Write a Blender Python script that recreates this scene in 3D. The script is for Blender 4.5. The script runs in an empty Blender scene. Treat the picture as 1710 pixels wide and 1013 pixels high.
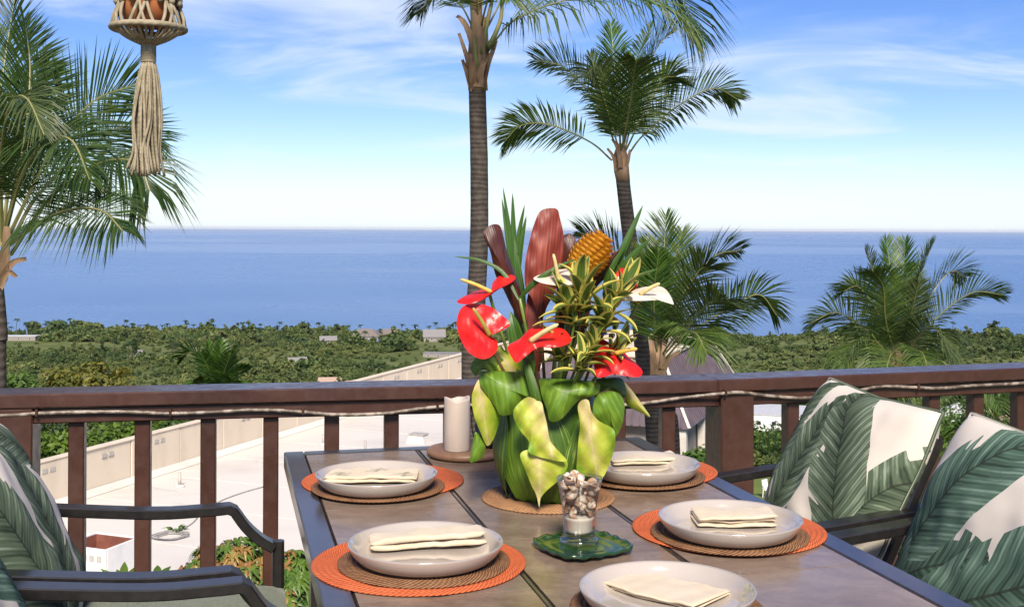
import bpy, bmesh, math, random
import numpy as np
from mathutils import Vector, Matrix, noise as mnoise
random.seed(7); rng = np.random.default_rng(7)
SC = bpy.context.scene; COL = SC.collection
PI = math.pi
# ------------------------------------------------------------------ camera
CAMZ, FPX, CX, HY, ROLL = 1.32, 1900.0, 855.0, 382.0, 0.0041
cd = bpy.data.cameras.new('camera'); cam = bpy.data.objects.new('camera', cd); COL.objects.link(cam)
cam.matrix_world = Matrix.Translation((0, 0, CAMZ)) @ Matrix.Rotation(PI/2, 4, 'X') @ Matrix.Rotation(ROLL, 4, 'Z')
cd.sensor_width = 36; cd.lens = FPX/1710*36; cd.shift_y = -(506.5-HY)/1710
cd.clip_start = 0.05; cd.clip_end = 120000
SC.camera = cam
# ------------------------------------------------------------------ sky, sun, exposure
SUN_EL, SUN_AZ = math.radians(42), math.radians(175)      # azimuth clockwise from +Y (the view direction)
W = bpy.data.worlds.new('World'); SC.world = W; W.use_nodes = True
wt = W.node_tree; wt.nodes.clear()
def wn(t, **k):
    n = wt.nodes.new(t)
    for a, b in k.items(): setattr(n, a, b)
    return n
sky = wn('ShaderNodeTexSky', sky_type='NISHITA', sun_disc=False, sun_elevation=SUN_EL, sun_rotation=SUN_AZ,
         altitude=50, air_density=1.0, dust_density=0.0, ozone_density=5.0)
geo = wn('ShaderNodeTexCoord'); sep = wn('ShaderNodeSeparateXYZ'); wt.links.new(geo.outputs['Generated'], sep.inputs[0])
def wm(op, a, b=None, clamp=False):
    n = wn('ShaderNodeMath', operation=op, use_clamp=clamp)
    for i, v in enumerate((a, b)):
        if v is None: continue
        if isinstance(v, (int, float)): n.inputs[i].default_value = v
        else: wt.links.new(v, n.inputs[i])
    return n.outputs[0]
# high thin cloud: a sheet of noise at cloud height, seen along the view ray
zc = wm('MAXIMUM', wm('ADD', sep.outputs[2], 0.16), 0.02)
cu = wm('DIVIDE', sep.outputs[0], zc); cv = wm('DIVIDE', sep.outputs[1], zc)
cmb = wn('ShaderNodeCombineXYZ'); wt.links.new(cu, cmb.inputs[0]); wt.links.new(cv, cmb.inputs[1])
mp = wn('ShaderNodeMapping'); wt.links.new(cmb.outputs[0], mp.inputs[0])
mp.inputs['Rotation'].default_value = (0, 0, math.radians(24)); mp.inputs['Scale'].default_value = (0.62, 1.0, 1); mp.inputs['Location'].default_value = (3.1, 1.7, 0)
n1 = wn('ShaderNodeTexNoise'); n1.inputs['Scale'].default_value = 1.5; n1.inputs['Detail'].default_value = 9; n1.inputs['Roughness'].default_value = 0.55; n1.inputs['Distortion'].default_value = 0.9
wt.links.new(mp.outputs[0], n1.inputs['Vector'])
mp2 = wn('ShaderNodeMapping'); wt.links.new(cmb.outputs[0], mp2.inputs[0]); mp2.inputs['Scale'].default_value = (0.25, 0.3, 1); mp2.inputs['Location'].default_value = (0.4, 5.2, 0)
n2 = wn('ShaderNodeTexNoise'); n2.inputs['Scale'].default_value = 1.3; n2.inputs['Detail'].default_value = 3
wt.links.new(mp2.outputs[0], n2.inputs['Vector'])
cr = wn('ShaderNodeMapRange', interpolation_type='SMOOTHSTEP'); cr.inputs['From Min'].default_value = 0.46; cr.inputs['From Max'].default_value = 0.76
wt.links.new(wm('ADD', n1.outputs['Fac'], wm('MULTIPLY', wm('SUBTRACT', n2.outputs['Fac'], 0.5), 0.55)), cr.inputs['Value'])
cfac = wm('MULTIPLY', wm('MULTIPLY', cr.outputs[0], 0.75), wm('MULTIPLY', wm('ADD', sep.outputs[2], 0.02), 18.0, clamp=True), clamp=True)
hs = wn('ShaderNodeHueSaturation'); hs.inputs['Saturation'].default_value = 1.24; hs.inputs['Hue'].default_value = 0.522; wt.links.new(sky.outputs[0], hs.inputs['Color'])
hz_ = wm('POWER', 2.718, wm('MULTIPLY', wm('MAXIMUM', sep.outputs[2], 0.0), -24.0))      # pale sea haze low all round the horizon
mh = wn('ShaderNodeMix', data_type='RGBA'); wt.links.new(wm('MULTIPLY', hz_, 0.78), mh.inputs[0]); wt.links.new(hs.outputs[0], mh.inputs[6]); mh.inputs[7].default_value = (5.7, 6.5, 7.9, 1)
mx = wn('ShaderNodeMix', data_type='RGBA'); wt.links.new(cfac, mx.inputs[0]); wt.links.new(mh.outputs[2], mx.inputs[6]); mx.inputs[7].default_value = (6.5, 7.1, 8.0, 1)
bg = wn('ShaderNodeBackground'); bg.inputs['Strength'].default_value = 0.088
out = wn('ShaderNodeOutputWorld'); wt.links.new(mx.outputs[2], bg.inputs[0]); wt.links.new(bg.outputs[0], out.inputs[0])
sl = bpy.data.lights.new('sun', 'SUN'); sl.energy = 4.6; sl.angle = math.radians(16.0); sl.color = (1.0, 0.90, 0.76)
sun = bpy.data.objects.new('sun', sl); COL.objects.link(sun)
sd = Vector((math.sin(SUN_AZ)*math.cos(SUN_EL), math.cos(SUN_AZ)*math.cos(SUN_EL), math.sin(SUN_EL)))
sun.rotation_euler = sd.to_track_quat('Z', 'Y').to_euler(); sun.location = sd*30
SC.view_settings.view_transform = 'Standard'; SC.view_settings.look = 'None'; SC.view_settings.gamma = 1
SC.view_settings.exposure = 0.65; SC.view_settings.use_curve_mapping = False
SC.cycles.max_bounces = 8; SC.cycles.transparent_max_bounces = 24; SC.cycles.use_denoising = True

# ------------------------------------------------------------------ measuring helpers
cr_, sr_ = math.cos(ROLL), math.sin(ROLL)
def ray(px, py):
    x = (px-CX)/FPX; y = -(py-HY)/FPX
    return Vector((x*cr_-y*sr_, 1.0, x*sr_+y*cr_))
def at(px, py, Y): return Vector((0, 0, CAMZ)) + ray(px, py)*Y
def atz(px, py, z):
    r = ray(px, py); return Vector((0, 0, CAMZ)) + r*((z-CAMZ)/r.z)
TZ = 0.74
C0 = atz(474, 755, TZ); TA = math.radians(14.1)
VV = Vector((math.cos(TA), math.sin(TA), 0)); UU = Vector((math.sin(TA), -math.cos(TA), 0))
def P(v, t, z): return Vector((C0.x, C0.y, 0)) + VV*v + UU*t + Vector((0, 0, z))
def TT(px, py, z=TZ):       # point on the table plane
    return atz(px, py, z)

# ------------------------------------------------------------------ mesh helpers
def tag(o, label=None, cat=None, group=None, kind=None):
    if label: o['label'] = label
    if cat: o['category'] = cat
    if group: o['group'] = group
    if kind: o['kind'] = kind
    return o
def empty(name, loc, rz=0.0, label=None, cat=None, group=None):
    o = bpy.data.objects.new(name, None); COL.objects.link(o); o.location = loc; o.rotation_euler = (0, 0, rz)
    o.empty_display_size = 0.1
    return tag(o, label, cat, group)
def link(name, me, mat=None, parent=None, loc=None, label=None, cat=None, group=None, kind=None, rot=None):
    o = bpy.data.objects.new(name, me); COL.objects.link(o)
    if mat is not None and len(me.materials) == 0: me.materials.append(mat)
    if parent is not None: o.parent = parent
    if loc is not None: o.location = loc
    if rot is not None: o.rotation_euler = rot
    return tag(o, label, cat, group, kind)
def bez(pts, n):
    """Catmull-Rom through pts, n+1 samples."""
    pts = [Vector(p) for p in pts]
    if len(pts) == 2: return [pts[0].lerp(pts[1], i/n) for i in range(n+1)]
    ext = [pts[0]*2-pts[1]] + pts + [pts[-1]*2-pts[-2]]
    res = []; m = len(pts)-1
    for i in range(n+1):
        f = i/n*m; k = min(int(f), m-1); t = f-k
        a, b, c, d = ext[k:k+4]
        res.append(0.5*((2*b)+(c-a)*t+(2*a-5*b+4*c-d)*t*t+(3*b-a-3*c+d)*t*t*t))
    return res
class MB:
    def __init__(s): s.v = []; s.f = []; s.uv = []; s.mi = []
    def add(s, vs, fs, uvs=None, mi=0):
        k = len(s.v); s.v += [tuple(v) for v in vs]; s.f += [tuple(i+k for i in f) for f in fs]
        s.uv += list(uvs) if uvs is not None else [(0.0, 0.0)]*len(vs); s.mi += [mi]*len(fs); return s
    def box(s, c, size, M=None, bev=0.0, mi=0, taper=1.0):
        x, y, z = (d/2 for d in size); c = Vector(c)
        if bev > 0:
            b = bev; vs = []
            # 24-vertex chamfered box
            sg = [(-1, -1, -1), (1, -1, -1), (1, 1, -1), (-1, 1, -1), (-1, -1, 1), (1, -1, 1), (1, 1, 1), (-1, 1, 1)]
            for (a, e, g) in sg:
                vs += [Vector((a*x, e*(y-b), g*(z-b))), Vector((a*(x-b), e*y, g*(z-b))), Vector((a*(x-b), e*(y-b), g*z))]
            def q(i, k): return i*3+k
            fs = [(q(0,0), q(4,0), q(7,0), q(3,0)), (q(1,0), q(2,0), q(6,0), q(5,0)), (q(0,1), q(1,1), q(5,1), q(4,1)),
                  (q(3,1), q(7,1), q(6,1), q(2,1)), (q(0,2), q(3,2), q(2,2), q(1,2)), (q(4,2), q(5,2), q(6,2), q(7,2))]
            for i, j, k1, k2 in ((0,4,0,1), (1,5,1,0), (2,6,0,1), (3,7,1,0)): fs.append((q(i,k1), q(i,k2), q(j,k2), q(j,k1)))
            for i, j in ((0,1), (3,2), (4,5), (7,6)): fs.append((q(i,1), q(j,1), q(j,2), q(i,2)))
            for i, j in ((0,3), (1,2), (4,7), (5,6)): fs.append((q(i,0), q(j,0), q(j,2), q(i,2)))
            for i in range(8): fs.append((q(i,0), q(i,1), q(i,2)))
        else:
            vs = [Vector((a*x*(taper if g > 0 else 1), e*y*(taper if g > 0 else 1), g*z)) for g in (-1, 1) for a, e in ((-1,-1), (1,-1), (1,1), (-1,1))]
            fs = [(0,3,2,1), (4,5,6,7), (0,1,5,4), (1,2,6,5), (2,3,7,6), (3,0,4,7)]
        if M is not None: vs = [M @ v for v in vs]
        uv = [(v.x, v.y) for v in vs]
        return s.add([v+c for v in vs], fs, uv, mi)
    def tube(s, pts, r, seg=8, cap=True, mi=0, flat=None, up=Vector((0, 0, 1))):
        pts = [Vector(p) for p in pts]; n = len(pts)
        rs = r if isinstance(r, (list, tuple)) else [r]*n
        vs = []; uv = []; fs = []; pn = None
        for i, p in enumerate(pts):
            T = (pts[min(i+1, n-1)]-pts[max(i-1, 0)]).normalized()
            ref = up if abs(T.dot(up)) < 0.97 else Vector((1, 0, 0))
            if pn is None: S = T.cross(ref).normalized()
            else: S = (pn-T*pn.dot(T)).normalized()
            pn = S; B = T.cross(S)
            for k in range(seg):
                a = 2*PI*k/seg
                if flat: d = S*math.cos(a)*rs[i]*flat[0]+B*math.sin(a)*rs[i]*flat[1]
                else: d = S*math.cos(a)*rs[i]+B*math.sin(a)*rs[i]
                vs.append(p+d); uv.append((k/seg, i/max(n-1, 1)))
        for i in range(n-1):
            for k in range(seg):
                k2 = (k+1) % seg; fs.append((i*seg+k, i*seg+k2, (i+1)*seg+k2, (i+1)*seg+k))
        if cap: fs.append(tuple(reversed(range(seg)))); fs.append(tuple((n-1)*seg+k for k in range(seg)))
        return s.add(vs, fs, uv, mi)
    def bar(s, pts, w, h, up=Vector((0, 0, 1)), mi=0, bev=0.25):
        """rectangular section (w sideways, h along up) swept along pts, edges chamfered."""
        pts = [Vector(p) for p in pts]; n = len(pts); vs = []; fs = []; b = bev*min(w, h)
        sec = [(-w/2, -h/2+b), (-w/2+b, -h/2), (w/2-b, -h/2), (w/2, -h/2+b), (w/2, h/2-b), (w/2-b, h/2), (-w/2+b, h/2), (-w/2, h/2-b)]
        for i, p in enumerate(pts):
            T = (pts[min(i+1, n-1)]-pts[max(i-1, 0)]).normalized()
            ref = up if abs(T.dot(up)) < 0.98 else Vector((0, 1, 0))
            S = T.cross(ref).normalized(); B = S.cross(T)
            if abs(T.dot(up)) > 0.72 and i > 0 and False: pass
            vs += [p+S*a+B*e for a, e in sec]
        m = 8
        for i in range(n-1):
            for k in range(m): fs.append((i*m+k, i*m+(k+1) % m, (i+1)*m+(k+1) % m, (i+1)*m+k))
        fs.append(tuple(reversed(range(m)))); fs.append(tuple((n-1)*m+k for k in range(m)))
        return s.add(vs, fs, None, mi)
    def lathe(s, prof, seg=48, c=(0, 0, 0), closed=False, wob=None, mi=0):
        c = Vector(c); n = len(prof); vs = []; uv = []; fs = []
        for i, (r, z) in enumerate(prof):
            for k in range(seg):
                a = 2*PI*k/seg; rr = r*(wob(a, i/(n-1)) if wob else 1)
                vs.append(c+Vector((rr*math.cos(a), rr*math.sin(a), z))); uv.append((k/seg, i/(n-1)))
        for i in range(n-1):
            for k in range(seg): fs.append((i*seg+k, i*seg+(k+1) % seg, (i+1)*seg+(k+1) % seg, (i+1)*seg+k))
        if prof[0][0] > 1e-6 and not closed: fs.append(tuple(reversed(range(seg))))
        if prof[-1][0] > 1e-6 and not closed: fs.append(tuple((n-1)*seg+k for k in range(seg)))
        if closed:
            for k in range(seg): fs.append(((n-1)*seg+k, (n-1)*seg+(k+1) % seg, (k+1) % seg, k))
        return s.add(vs, fs, uv, mi)
    def blade(s, pts, w, nrm, prof='leaf', cup=0.0, nu=4, nv=12, wave=0.0, fold=0.0, tw=0.0, wf=3.0, ph=0.0, uvx=None, mi=0):
        sp = bez(pts, nv); vs = []; uv = []; fs = []; nrm = Vector(nrm).normalized()
        for j, p in enumerate(sp):
            q = j/nv; T = (sp[min(j+1, nv)]-sp[max(j-1, 0)]).normalized()
            N = nrm-T*nrm.dot(T)
            if N.length < 1e-4: N = Vector((0, 0, 1))-T*T.z
            N.normalize(); S = T.cross(N)
            if tw:
                ang = tw*q; N, S = N*math.cos(ang)+S*math.sin(ang), S*math.cos(ang)-N*math.sin(ang)
            if callable(prof): hw = prof(q)
            elif prof == 'leaf': hw = max(0.02, math.sin(PI*min(1, 0.06+0.94*q)**0.75))**0.85
            elif prof == 'strap': hw = min(1, 0.45+2.2*q)*(1-q**2.2)**0.7+0.015
            elif prof == 'broad': hw = max(0.03, min(1, (q*3.2+0.12))**0.7*(1-q**3.2)**0.6)
            elif prof == 'heart': hw = max(0.02, (math.sin(PI*min(1, 0.16+0.84*q)**0.62))**0.75)
            else: hw = 1
            hw *= w/2
            for i in range(nu+1):
                a = 2*i/nu-1
                d = cup*a*a*hw+fold*abs(a)*hw+wave*hw*a*math.sin(wf*2*PI*q+ph+(0.9 if a > 0 else 0))
                vs.append(p+S*a*hw+N*d); uv.append((i/nu if uvx is None else uvx, q))
        for j in range(nv):
            for i in range(nu): fs.append((j*(nu+1)+i, j*(nu+1)+i+1, (j+1)*(nu+1)+i+1, (j+1)*(nu+1)+i))
        return s.add(vs, fs, uv, mi)
    def mesh(s, name, mats=(), smooth=True):
        me = bpy.data.meshes.new(name)
        v = np.array(s.v, dtype=np.float32).reshape(-1); me.from_pydata(s.v, [], s.f)
        ul = me.uv_layers.new(name='UVMap')
        li = np.empty(len(me.loops), dtype=np.int32); me.loops.foreach_get('vertex_index', li)
        ul.data.foreach_set('uv', np.array(s.uv, dtype=np.float32)[li].reshape(-1))
        if smooth: me.polygons.foreach_set('use_smooth', [True]*len(me.polygons))
        if any(s.mi): me.polygons.foreach_set('material_index', s.mi)
        for m in mats: me.materials.append(m)
        me.update(); return me
    def build(s, name, mat, parent=None, smooth=False, loc=None, label=None, cat=None, group=None, kind=None, rot=None):
        mats = mat if isinstance(mat, (list, tuple)) else [mat]
        return link(name, s.mesh(name, mats, smooth), None, parent, loc, label, cat, group, kind, rot)
def smooth_by_angle(o, deg=35):
    me = o.data; me.polygons.foreach_set('use_smooth', [True]*len(me.polygons))
    try: me.set_sharp_from_angle(angle=math.radians(deg))
    except Exception: pass
    return o
def rebase(root, kids_world):
    pass
def fast_mesh(name, V, F, UV=None, mat=None, smooth=False):
    """V (n,3) float, F (m,4) or (m,3) int arrays, UV per vertex (n,2)."""
    me = bpy.data.meshes.new(name); V = np.asarray(V, dtype=np.float32); F = np.asarray(F, dtype=np.int32); k = F.shape[1]
    me.vertices.add(len(V)); me.vertices.foreach_set('co', V.reshape(-1))
    me.loops.add(F.size); me.loops.foreach_set('vertex_index', F.reshape(-1))
    me.polygons.add(len(F)); me.polygons.foreach_set('loop_start', np.arange(0, F.size, k, dtype=np.int32))
    me.polygons.foreach_set('loop_total', np.full(len(F), k, dtype=np.int32))
    if smooth: me.polygons.foreach_set('use_smooth', np.ones(len(F), dtype=bool))
    if UV is not None:
        ul = me.uv_layers.new(name='UVMap'); ul.data.foreach_set('uv', np.asarray(UV, dtype=np.float32)[F.reshape(-1)].reshape(-1))
    me.update(calc_edges=True); me.validate()
    if mat is not None: me.materials.append(mat)
    return me

# ------------------------------------------------------------------ material helpers
class G:
    def __init__(s, name):
        s.m = bpy.data.materials.new(name); s.m.use_nodes = True; s.nt = s.m.node_tree; s.nt.nodes.clear()
        s.out = s.nt.nodes.new('ShaderNodeOutputMaterial')
    def n(s, t, **k):
        x = s.nt.nodes.new(t)
        for a, b in k.items(): setattr(x, a, b)
        return x
    def put(s, sock, v):
        if v is None: return
        if hasattr(v, 'is_output') or isinstance(v, bpy.types.NodeSocket): s.nt.links.new(v, sock)
        elif isinstance(v, (tuple, list)) and len(v) == 3 and len(sock.default_value) == 4: sock.default_value = (*v, 1)
        else: sock.default_value = v
    def M(s, op, a, b=None, c=None, clamp=False):
        x = s.n('ShaderNodeMath', operation=op, use_clamp=clamp)
        for i, v in enumerate((a, b, c)): s.put(x.inputs[i], v)
        return x.outputs[0]
    def mix(s, f, a, b, mode='MIX'):
        x = s.n('ShaderNodeMix', data_type='RGBA', blend_type=mode); s.put(x.inputs[0], f); s.put(x.inputs[6], a); s.put(x.inputs[7], b); return x.outputs[2]
    def co(s, k='Object'): return s.n('ShaderNodeTexCoord').outputs[k]
    def uv(s):
        x = s.n('ShaderNodeSeparateXYZ'); s.nt.links.new(s.co('UV'), x.inputs[0]); return x.outputs[0], x.outputs[1]
    def map(s, v, scale=(1, 1, 1), rot=(0, 0, 0), loc=(0, 0, 0)):
        x = s.n('ShaderNodeMapping'); s.put(x.inputs[0], v); x.inputs['Scale'].default_value = scale; x.inputs['Rotation'].default_value = rot; x.inputs['Location'].default_value = loc; return x.outputs[0]
    def noise(s, v=None, scale=5, detail=4, rough=0.5, dist=0.0, color=False):
        x = s.n('ShaderNodeTexNoise'); s.put(x.inputs['Vector'], v if v is not None else s.co()); x.inputs['Scale'].default_value = scale
        x.inputs['Detail'].default_value = detail; x.inputs['Roughness'].default_value = rough; x.inputs['Distortion'].default_value = dist
        return x.outputs['Color' if color else 'Fac']
    def rng(s, v, a, b, c=0.0, d=1.0, smooth=True):
        x = s.n('ShaderNodeMapRange', interpolation_type='SMOOTHSTEP' if smooth else 'LINEAR'); s.put(x.inputs[0], v)
        for i, q in enumerate((a, b, c, d)): s.put(x.inputs[i+1], q)
        return x.outputs[0]
    def wave(s, v, scale, dist=0.0, axis='X', detail=2):
        x = s.n('ShaderNodeTexWave', bands_direction=axis); s.put(x.inputs[0], v); x.inputs['Scale'].default_value = scale; x.inputs['Distortion'].default_value = dist; x.inputs['Detail'].default_value = detail; return x.outputs['Fac']
    def bump(s, h, st=0.3, dist=0.01):
        x = s.n('ShaderNodeBump'); s.put(x.inputs['Height'], h); x.inputs['Strength'].default_value = st; x.inputs['Distance'].default_value = dist; return x.outputs[0]
    def rnd(s): return s.n('ShaderNodeObjectInfo').outputs['Random']
    def bsdf(s, col, rough=0.5, bump=None, spec=0.5, metal=0.0, coat=0.0, trans=None, trans_col=None, sheen=0.0, sub=0.0, coat_rough=0.05):
        b = s.n('ShaderNodeBsdfPrincipled'); s.put(b.inputs['Base Color'], col); s.put(b.inputs['Roughness'], rough); s.put(b.inputs['Metallic'], metal)
        b.inputs['Specular IOR Level'].default_value = spec; b.inputs['Coat Weight'].default_value = coat; b.inputs['Coat Roughness'].default_value = coat_rough
        b.inputs['Sheen Weight'].default_value = sheen
        if sub: b.inputs['Subsurface Weight'].default_value = sub; b.inputs['Subsurface Radius'].default_value = (0.02, 0.012, 0.008); b.inputs['Subsurface Scale'].default_value = 0.5
        if bump is not None: s.put(b.inputs['Normal'], bump)
        o = b.outputs[0]
        if trans:
            t = s.n('ShaderNodeBsdfTranslucent'); s.put(t.inputs[0], trans_col if trans_col is not None else col)
            x = s.n('ShaderNodeMixShader'); x.inputs[0].default_value = trans; s.nt.links.new(o, x.inputs[1]); s.nt.links.new(t.outputs[0], x.inputs[2]); o = x.outputs[0]
        s.nt.links.new(o, s.out.inputs[0]); return s.m
def rough_mat(name, c1, c2, scale=6, rough=0.6, bump=0.2, bd=0.004, stretch=(1, 1, 1), detail=6, **k):
    g = G(name); v = g.map(g.co(), stretch); f = g.noise(v, scale, detail, 0.6)
    c = g.mix(g.rng(f, 0.3, 0.72), c1, c2)
    return g.bsdf(c, rough, g.bump(g.noise(v, scale*3, 4), bump, bd) if bump else None, **k)
def leaf_mat(name, c1, c2, rough=0.4, trans=0.3, veins=0.25, tcol=None, nscale=9, spec=0.5, vscale=30):
    """leaf: uv.x across (or a random number per leaflet), uv.y along."""
    g = G(name); u, v = g.uv()
    f = g.M('ADD', g.M('MULTIPLY', u, 0.55), g.M('MULTIPLY', g.noise(None, nscale, 3), 0.6))
    c = g.mix(g.rng(f, 0.25, 0.85), c1, c2)
    return g.bsdf(c, rough, None, spec, trans=trans, trans_col=tcol if tcol else g.mix(0.5, c, (0.25, 0.42, 0.03)))
def kid(mb, name, mat, root, smooth=False, label=None, kind=None):
    """a part built in world coordinates under a root that stands (unrotated) at its base; a sub-part under a part."""
    loc = -root.location if root.parent is None and root.type == 'EMPTY' else Vector((0, 0, 0))
    return mb.build(name, mat, root, smooth, loc, label, kind=kind)
def kidm(me, name, root, label=None, kind=None):
    loc = -root.location if root.parent is None and root.type == 'EMPTY' else Vector((0, 0, 0))
    return link(name, me, None, root, loc, label, kind=kind)

# ================================================================== TERRAIN, OCEAN
PY = [-400, -60, -4, 8, 14, 24, 40, 70, 110, 160, 237, 320, 400, 600, 800, 850, 900, 1000]
PZ = [14, 4, -3.2, -4.4, -6.5, -9.5, -12, -14.6, -22, -31.5, -47, -55.5, -61.5, -71.5, -77.5, -79.2, -83, -88]
OCEAN_Z = -80.0
def hz(x, y):
    z = np.interp(y, PY, PZ)
    far = np.clip((np.asarray(y)-90)/200, 0, 1)
    return z + far*(1.3*np.sin(np.asarray(x)*0.021+1.0)*np.sin(np.asarray(y)*0.017)+0.9*np.sin(np.asarray(x)*0.0095-0.6))
def hzf(x, y): return float(hz(x, y))

g = G('terrain_soil'); v = g.co()
f1 = g.noise(v, 0.05, 6, 0.6); f2 = g.noise(v, 0.6, 5, 0.65)
c = g.mix(g.rng(f1, 0.4, 0.65), (0.085, 0.115, 0.030), (0.15, 0.165, 0.060)); c = g.mix(g.M('MULTIPLY', g.rng(f2, 0.5, 0.75), 0.7), c, (0.10, 0.075, 0.05))
M_soil = g.bsdf(c, 0.95, g.bump(f2, 0.6, 0.3), 0.1)
xs = np.unique(np.concatenate([np.linspace(-900, 900, 61), np.linspace(-120, 120, 61)])); ys = np.concatenate([np.linspace(-400, -20, 14), np.linspace(-12, 120, 67), np.linspace(126, 1000, 100)])
XX, YY = np.meshgrid(xs, ys); ZZ = hz(XX, YY)
nx, ny = len(xs), len(ys); idx = np.arange(nx*ny).reshape(ny, nx)
F = np.stack([idx[:-1, :-1], idx[:-1, 1:], idx[1:, 1:], idx[1:, :-1]], -1).reshape(-1, 4)
link('terrain', fast_mesh('terrain', np.stack([XX, YY, ZZ], -1).reshape(-1, 3), F, None, M_soil, True), kind='structure', label='green hillside falling away to the shore')

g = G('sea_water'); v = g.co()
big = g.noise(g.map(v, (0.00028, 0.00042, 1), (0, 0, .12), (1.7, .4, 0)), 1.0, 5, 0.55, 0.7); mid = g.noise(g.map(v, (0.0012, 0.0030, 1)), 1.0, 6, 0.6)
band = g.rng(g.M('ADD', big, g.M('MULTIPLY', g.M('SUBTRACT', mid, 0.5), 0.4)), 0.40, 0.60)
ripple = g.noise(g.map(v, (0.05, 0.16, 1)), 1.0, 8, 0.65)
M_sea = g.bsdf(g.mix(band, (0.018, 0.090, 0.27), (0.17, 0.27, 0.43)), g.rng(band, 0, 1, 0.24, 0.40), g.bump(ripple, 0.5, 3.0), 0.5)  # dark shadow patches and pale sheen are painted into the water colour
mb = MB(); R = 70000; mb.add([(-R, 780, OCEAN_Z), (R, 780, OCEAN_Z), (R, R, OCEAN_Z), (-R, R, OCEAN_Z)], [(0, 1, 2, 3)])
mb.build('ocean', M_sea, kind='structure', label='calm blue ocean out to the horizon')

# ================================================================== FOLIAGE
def leaves(n, cen, rad, size, asp=0.45, out=0.5, rs=None, up=0.35):
    """n diamond leaves: cen (n,3) leaf centres, outward vector from rad centre; returns V,F,UV."""
    rs = rs or rng
    nr = rs.normal(size=(n, 3)); nr /= np.linalg.norm(nr, axis=1, keepdims=True)
    o = cen-rad; o /= (np.linalg.norm(o, axis=1, keepdims=True)+1e-6)
    nr = nr*(1-out)+o*out; nr[:, 2] += up; nr /= np.linalg.norm(nr, axis=1, keepdims=True)
    t = rs.normal(size=(n, 3)); t -= nr*np.sum(t*nr, 1, keepdims=True); t /= np.linalg.norm(t, axis=1, keepdims=True)
    b = np.cross(nr, t); s = (size*(0.6+0.8*rs.random(n)))[:, None]
    V = np.stack([cen-t*s, cen+b*s*asp-t*s*0.1+nr*s*0.12, cen+t*s, cen-b*s*asp-t*s*0.1+nr*s*0.12], 1).reshape(-1, 3)
    F = np.arange(4*n).reshape(n, 4)
    uvx = np.repeat(rs.random(n), 4); uvy = np.tile([0, .5, 1, .5], n)
    return V, F, np.stack([uvx, uvy], 1)
def crown(n, nclump, dims, size, asp=0.5, seed=0, shell=0.55, clump_r=0.34, flat=1.0):
    """leaves gathered in clumps through an ellipsoid crown (dims = half axes), centred at 0."""
    rs = np.random.default_rng(seed); d = np.array(dims)
    cc = rs.normal(size=(nclump, 3)); cc /= np.linalg.norm(cc, axis=1, keepdims=True)
    cc *= (shell+(1-shell)*rs.random((nclump, 1)))*0.86; cc[:, 2] = np.where(cc[:, 2] < -0.35, -cc[:, 2]*0.6, cc[:, 2])
    cr2 = clump_r*(0.6+0.7*rs.random(nclump)); k = rs.integers(0, nclump, n)
    q = rs.normal(size=(n, 3)); q /= np.linalg.norm(q, axis=1, keepdims=True); q *= (rs.random((n, 1))**0.45)
    q[:, 2] *= 0.75*flat
    cen = (cc[k]+q*cr2[k][:, None])*d
    V, F, UV = leaves(n, cen, cc[k]*d*0.8, size, asp, 0.45, rs)
    UV[:, 0] = np.repeat(np.clip(0.45*rs.random(n)+0.55*((k*0.618) % 1.0), 0, 1), 4)
    return V, F, UV, cc*d
def foliage_mat(name, c1, c2, c3=None, trans=0.25, rough=0.5, ivar=0.0):
    g = G(name); u, v = g.uv()
    c = g.mix(g.rng(u, 0.05, 0.8), c1, c2)
    if c3 is not None: c = g.mix(g.rng(u, 0.80, 0.95), c, c3)
    if ivar:
        r = g.rnd(); loc = g.n('ShaderNodeObjectInfo').outputs['Location']; patch = g.noise(g.map(loc, (0.011, 0.02, 0)), 1.0, 3, 0.6)
        c = g.mix(g.M('MULTIPLY', r, ivar), c, g.mix(g.M('FRACT', g.M('MULTIPLY', r, 7.3)), (0.055, 0.072, 0.020), (0.14, 0.16, 0.04)))
        c = g.mix(g.M('MULTIPLY', g.rng(patch, 0.46, 0.64), 0.75), c, (0.17, 0.19, 0.055)); c = g.mix(g.M('MULTIPLY', g.rng(patch, 0.46, 0.32), 0.7), c, (0.026, 0.050, 0.015))
    return g.bsdf(c, rough, None, 0.3, trans=trans, trans_col=g.mix(0.4, c, (0.22, 0.34, 0.04)))
M_fol = foliage_mat('wood_foliage', (0.045, 0.080, 0.020), (0.090, 0.135, 0.034), None, 0.15, 0.6, 0.65)
M_fol_tree = foliage_mat('tree_foliage', (0.035, 0.075, 0.014), (0.085, 0.15, 0.026), None, 0.3)
M_fol_dark = foliage_mat('dark_tree_foliage', (0.018, 0.042, 0.012), (0.045, 0.085, 0.02), None, 0.2)
M_fol_yel = foliage_mat('yellow_green_foliage', (0.085, 0.10, 0.018), (0.17, 0.16, 0.028), (0.20, 0.15, 0.03), 0.25)
M_fol_lime = foliage_mat('fresh_green_foliage', (0.07, 0.13, 0.02), (0.15, 0.23, 0.03), None, 0.35)
M_mango = foliage_mat('mango_foliage', (0.045, 0.105, 0.02), (0.12, 0.20, 0.03), None, 0.3, 0.35)
M_mango_red = foliage_mat('young_mango_leaves', (0.30, 0.13, 0.05), (0.34, 0.22, 0.06), (0.20, 0.24, 0.05), 0.3, 0.35)
M_bark = rough_mat('tree_bark', (0.10, 0.075, 0.05), (0.17, 0.14, 0.11), 8, 0.9, 0.6, 0.02)
g = G('crown_core'); M_core = g.bsdf(g.mix(g.rnd(), (0.022, 0.04, 0.012), (0.04, 0.06, 0.018)), 1.0, None, 0.0)

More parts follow.
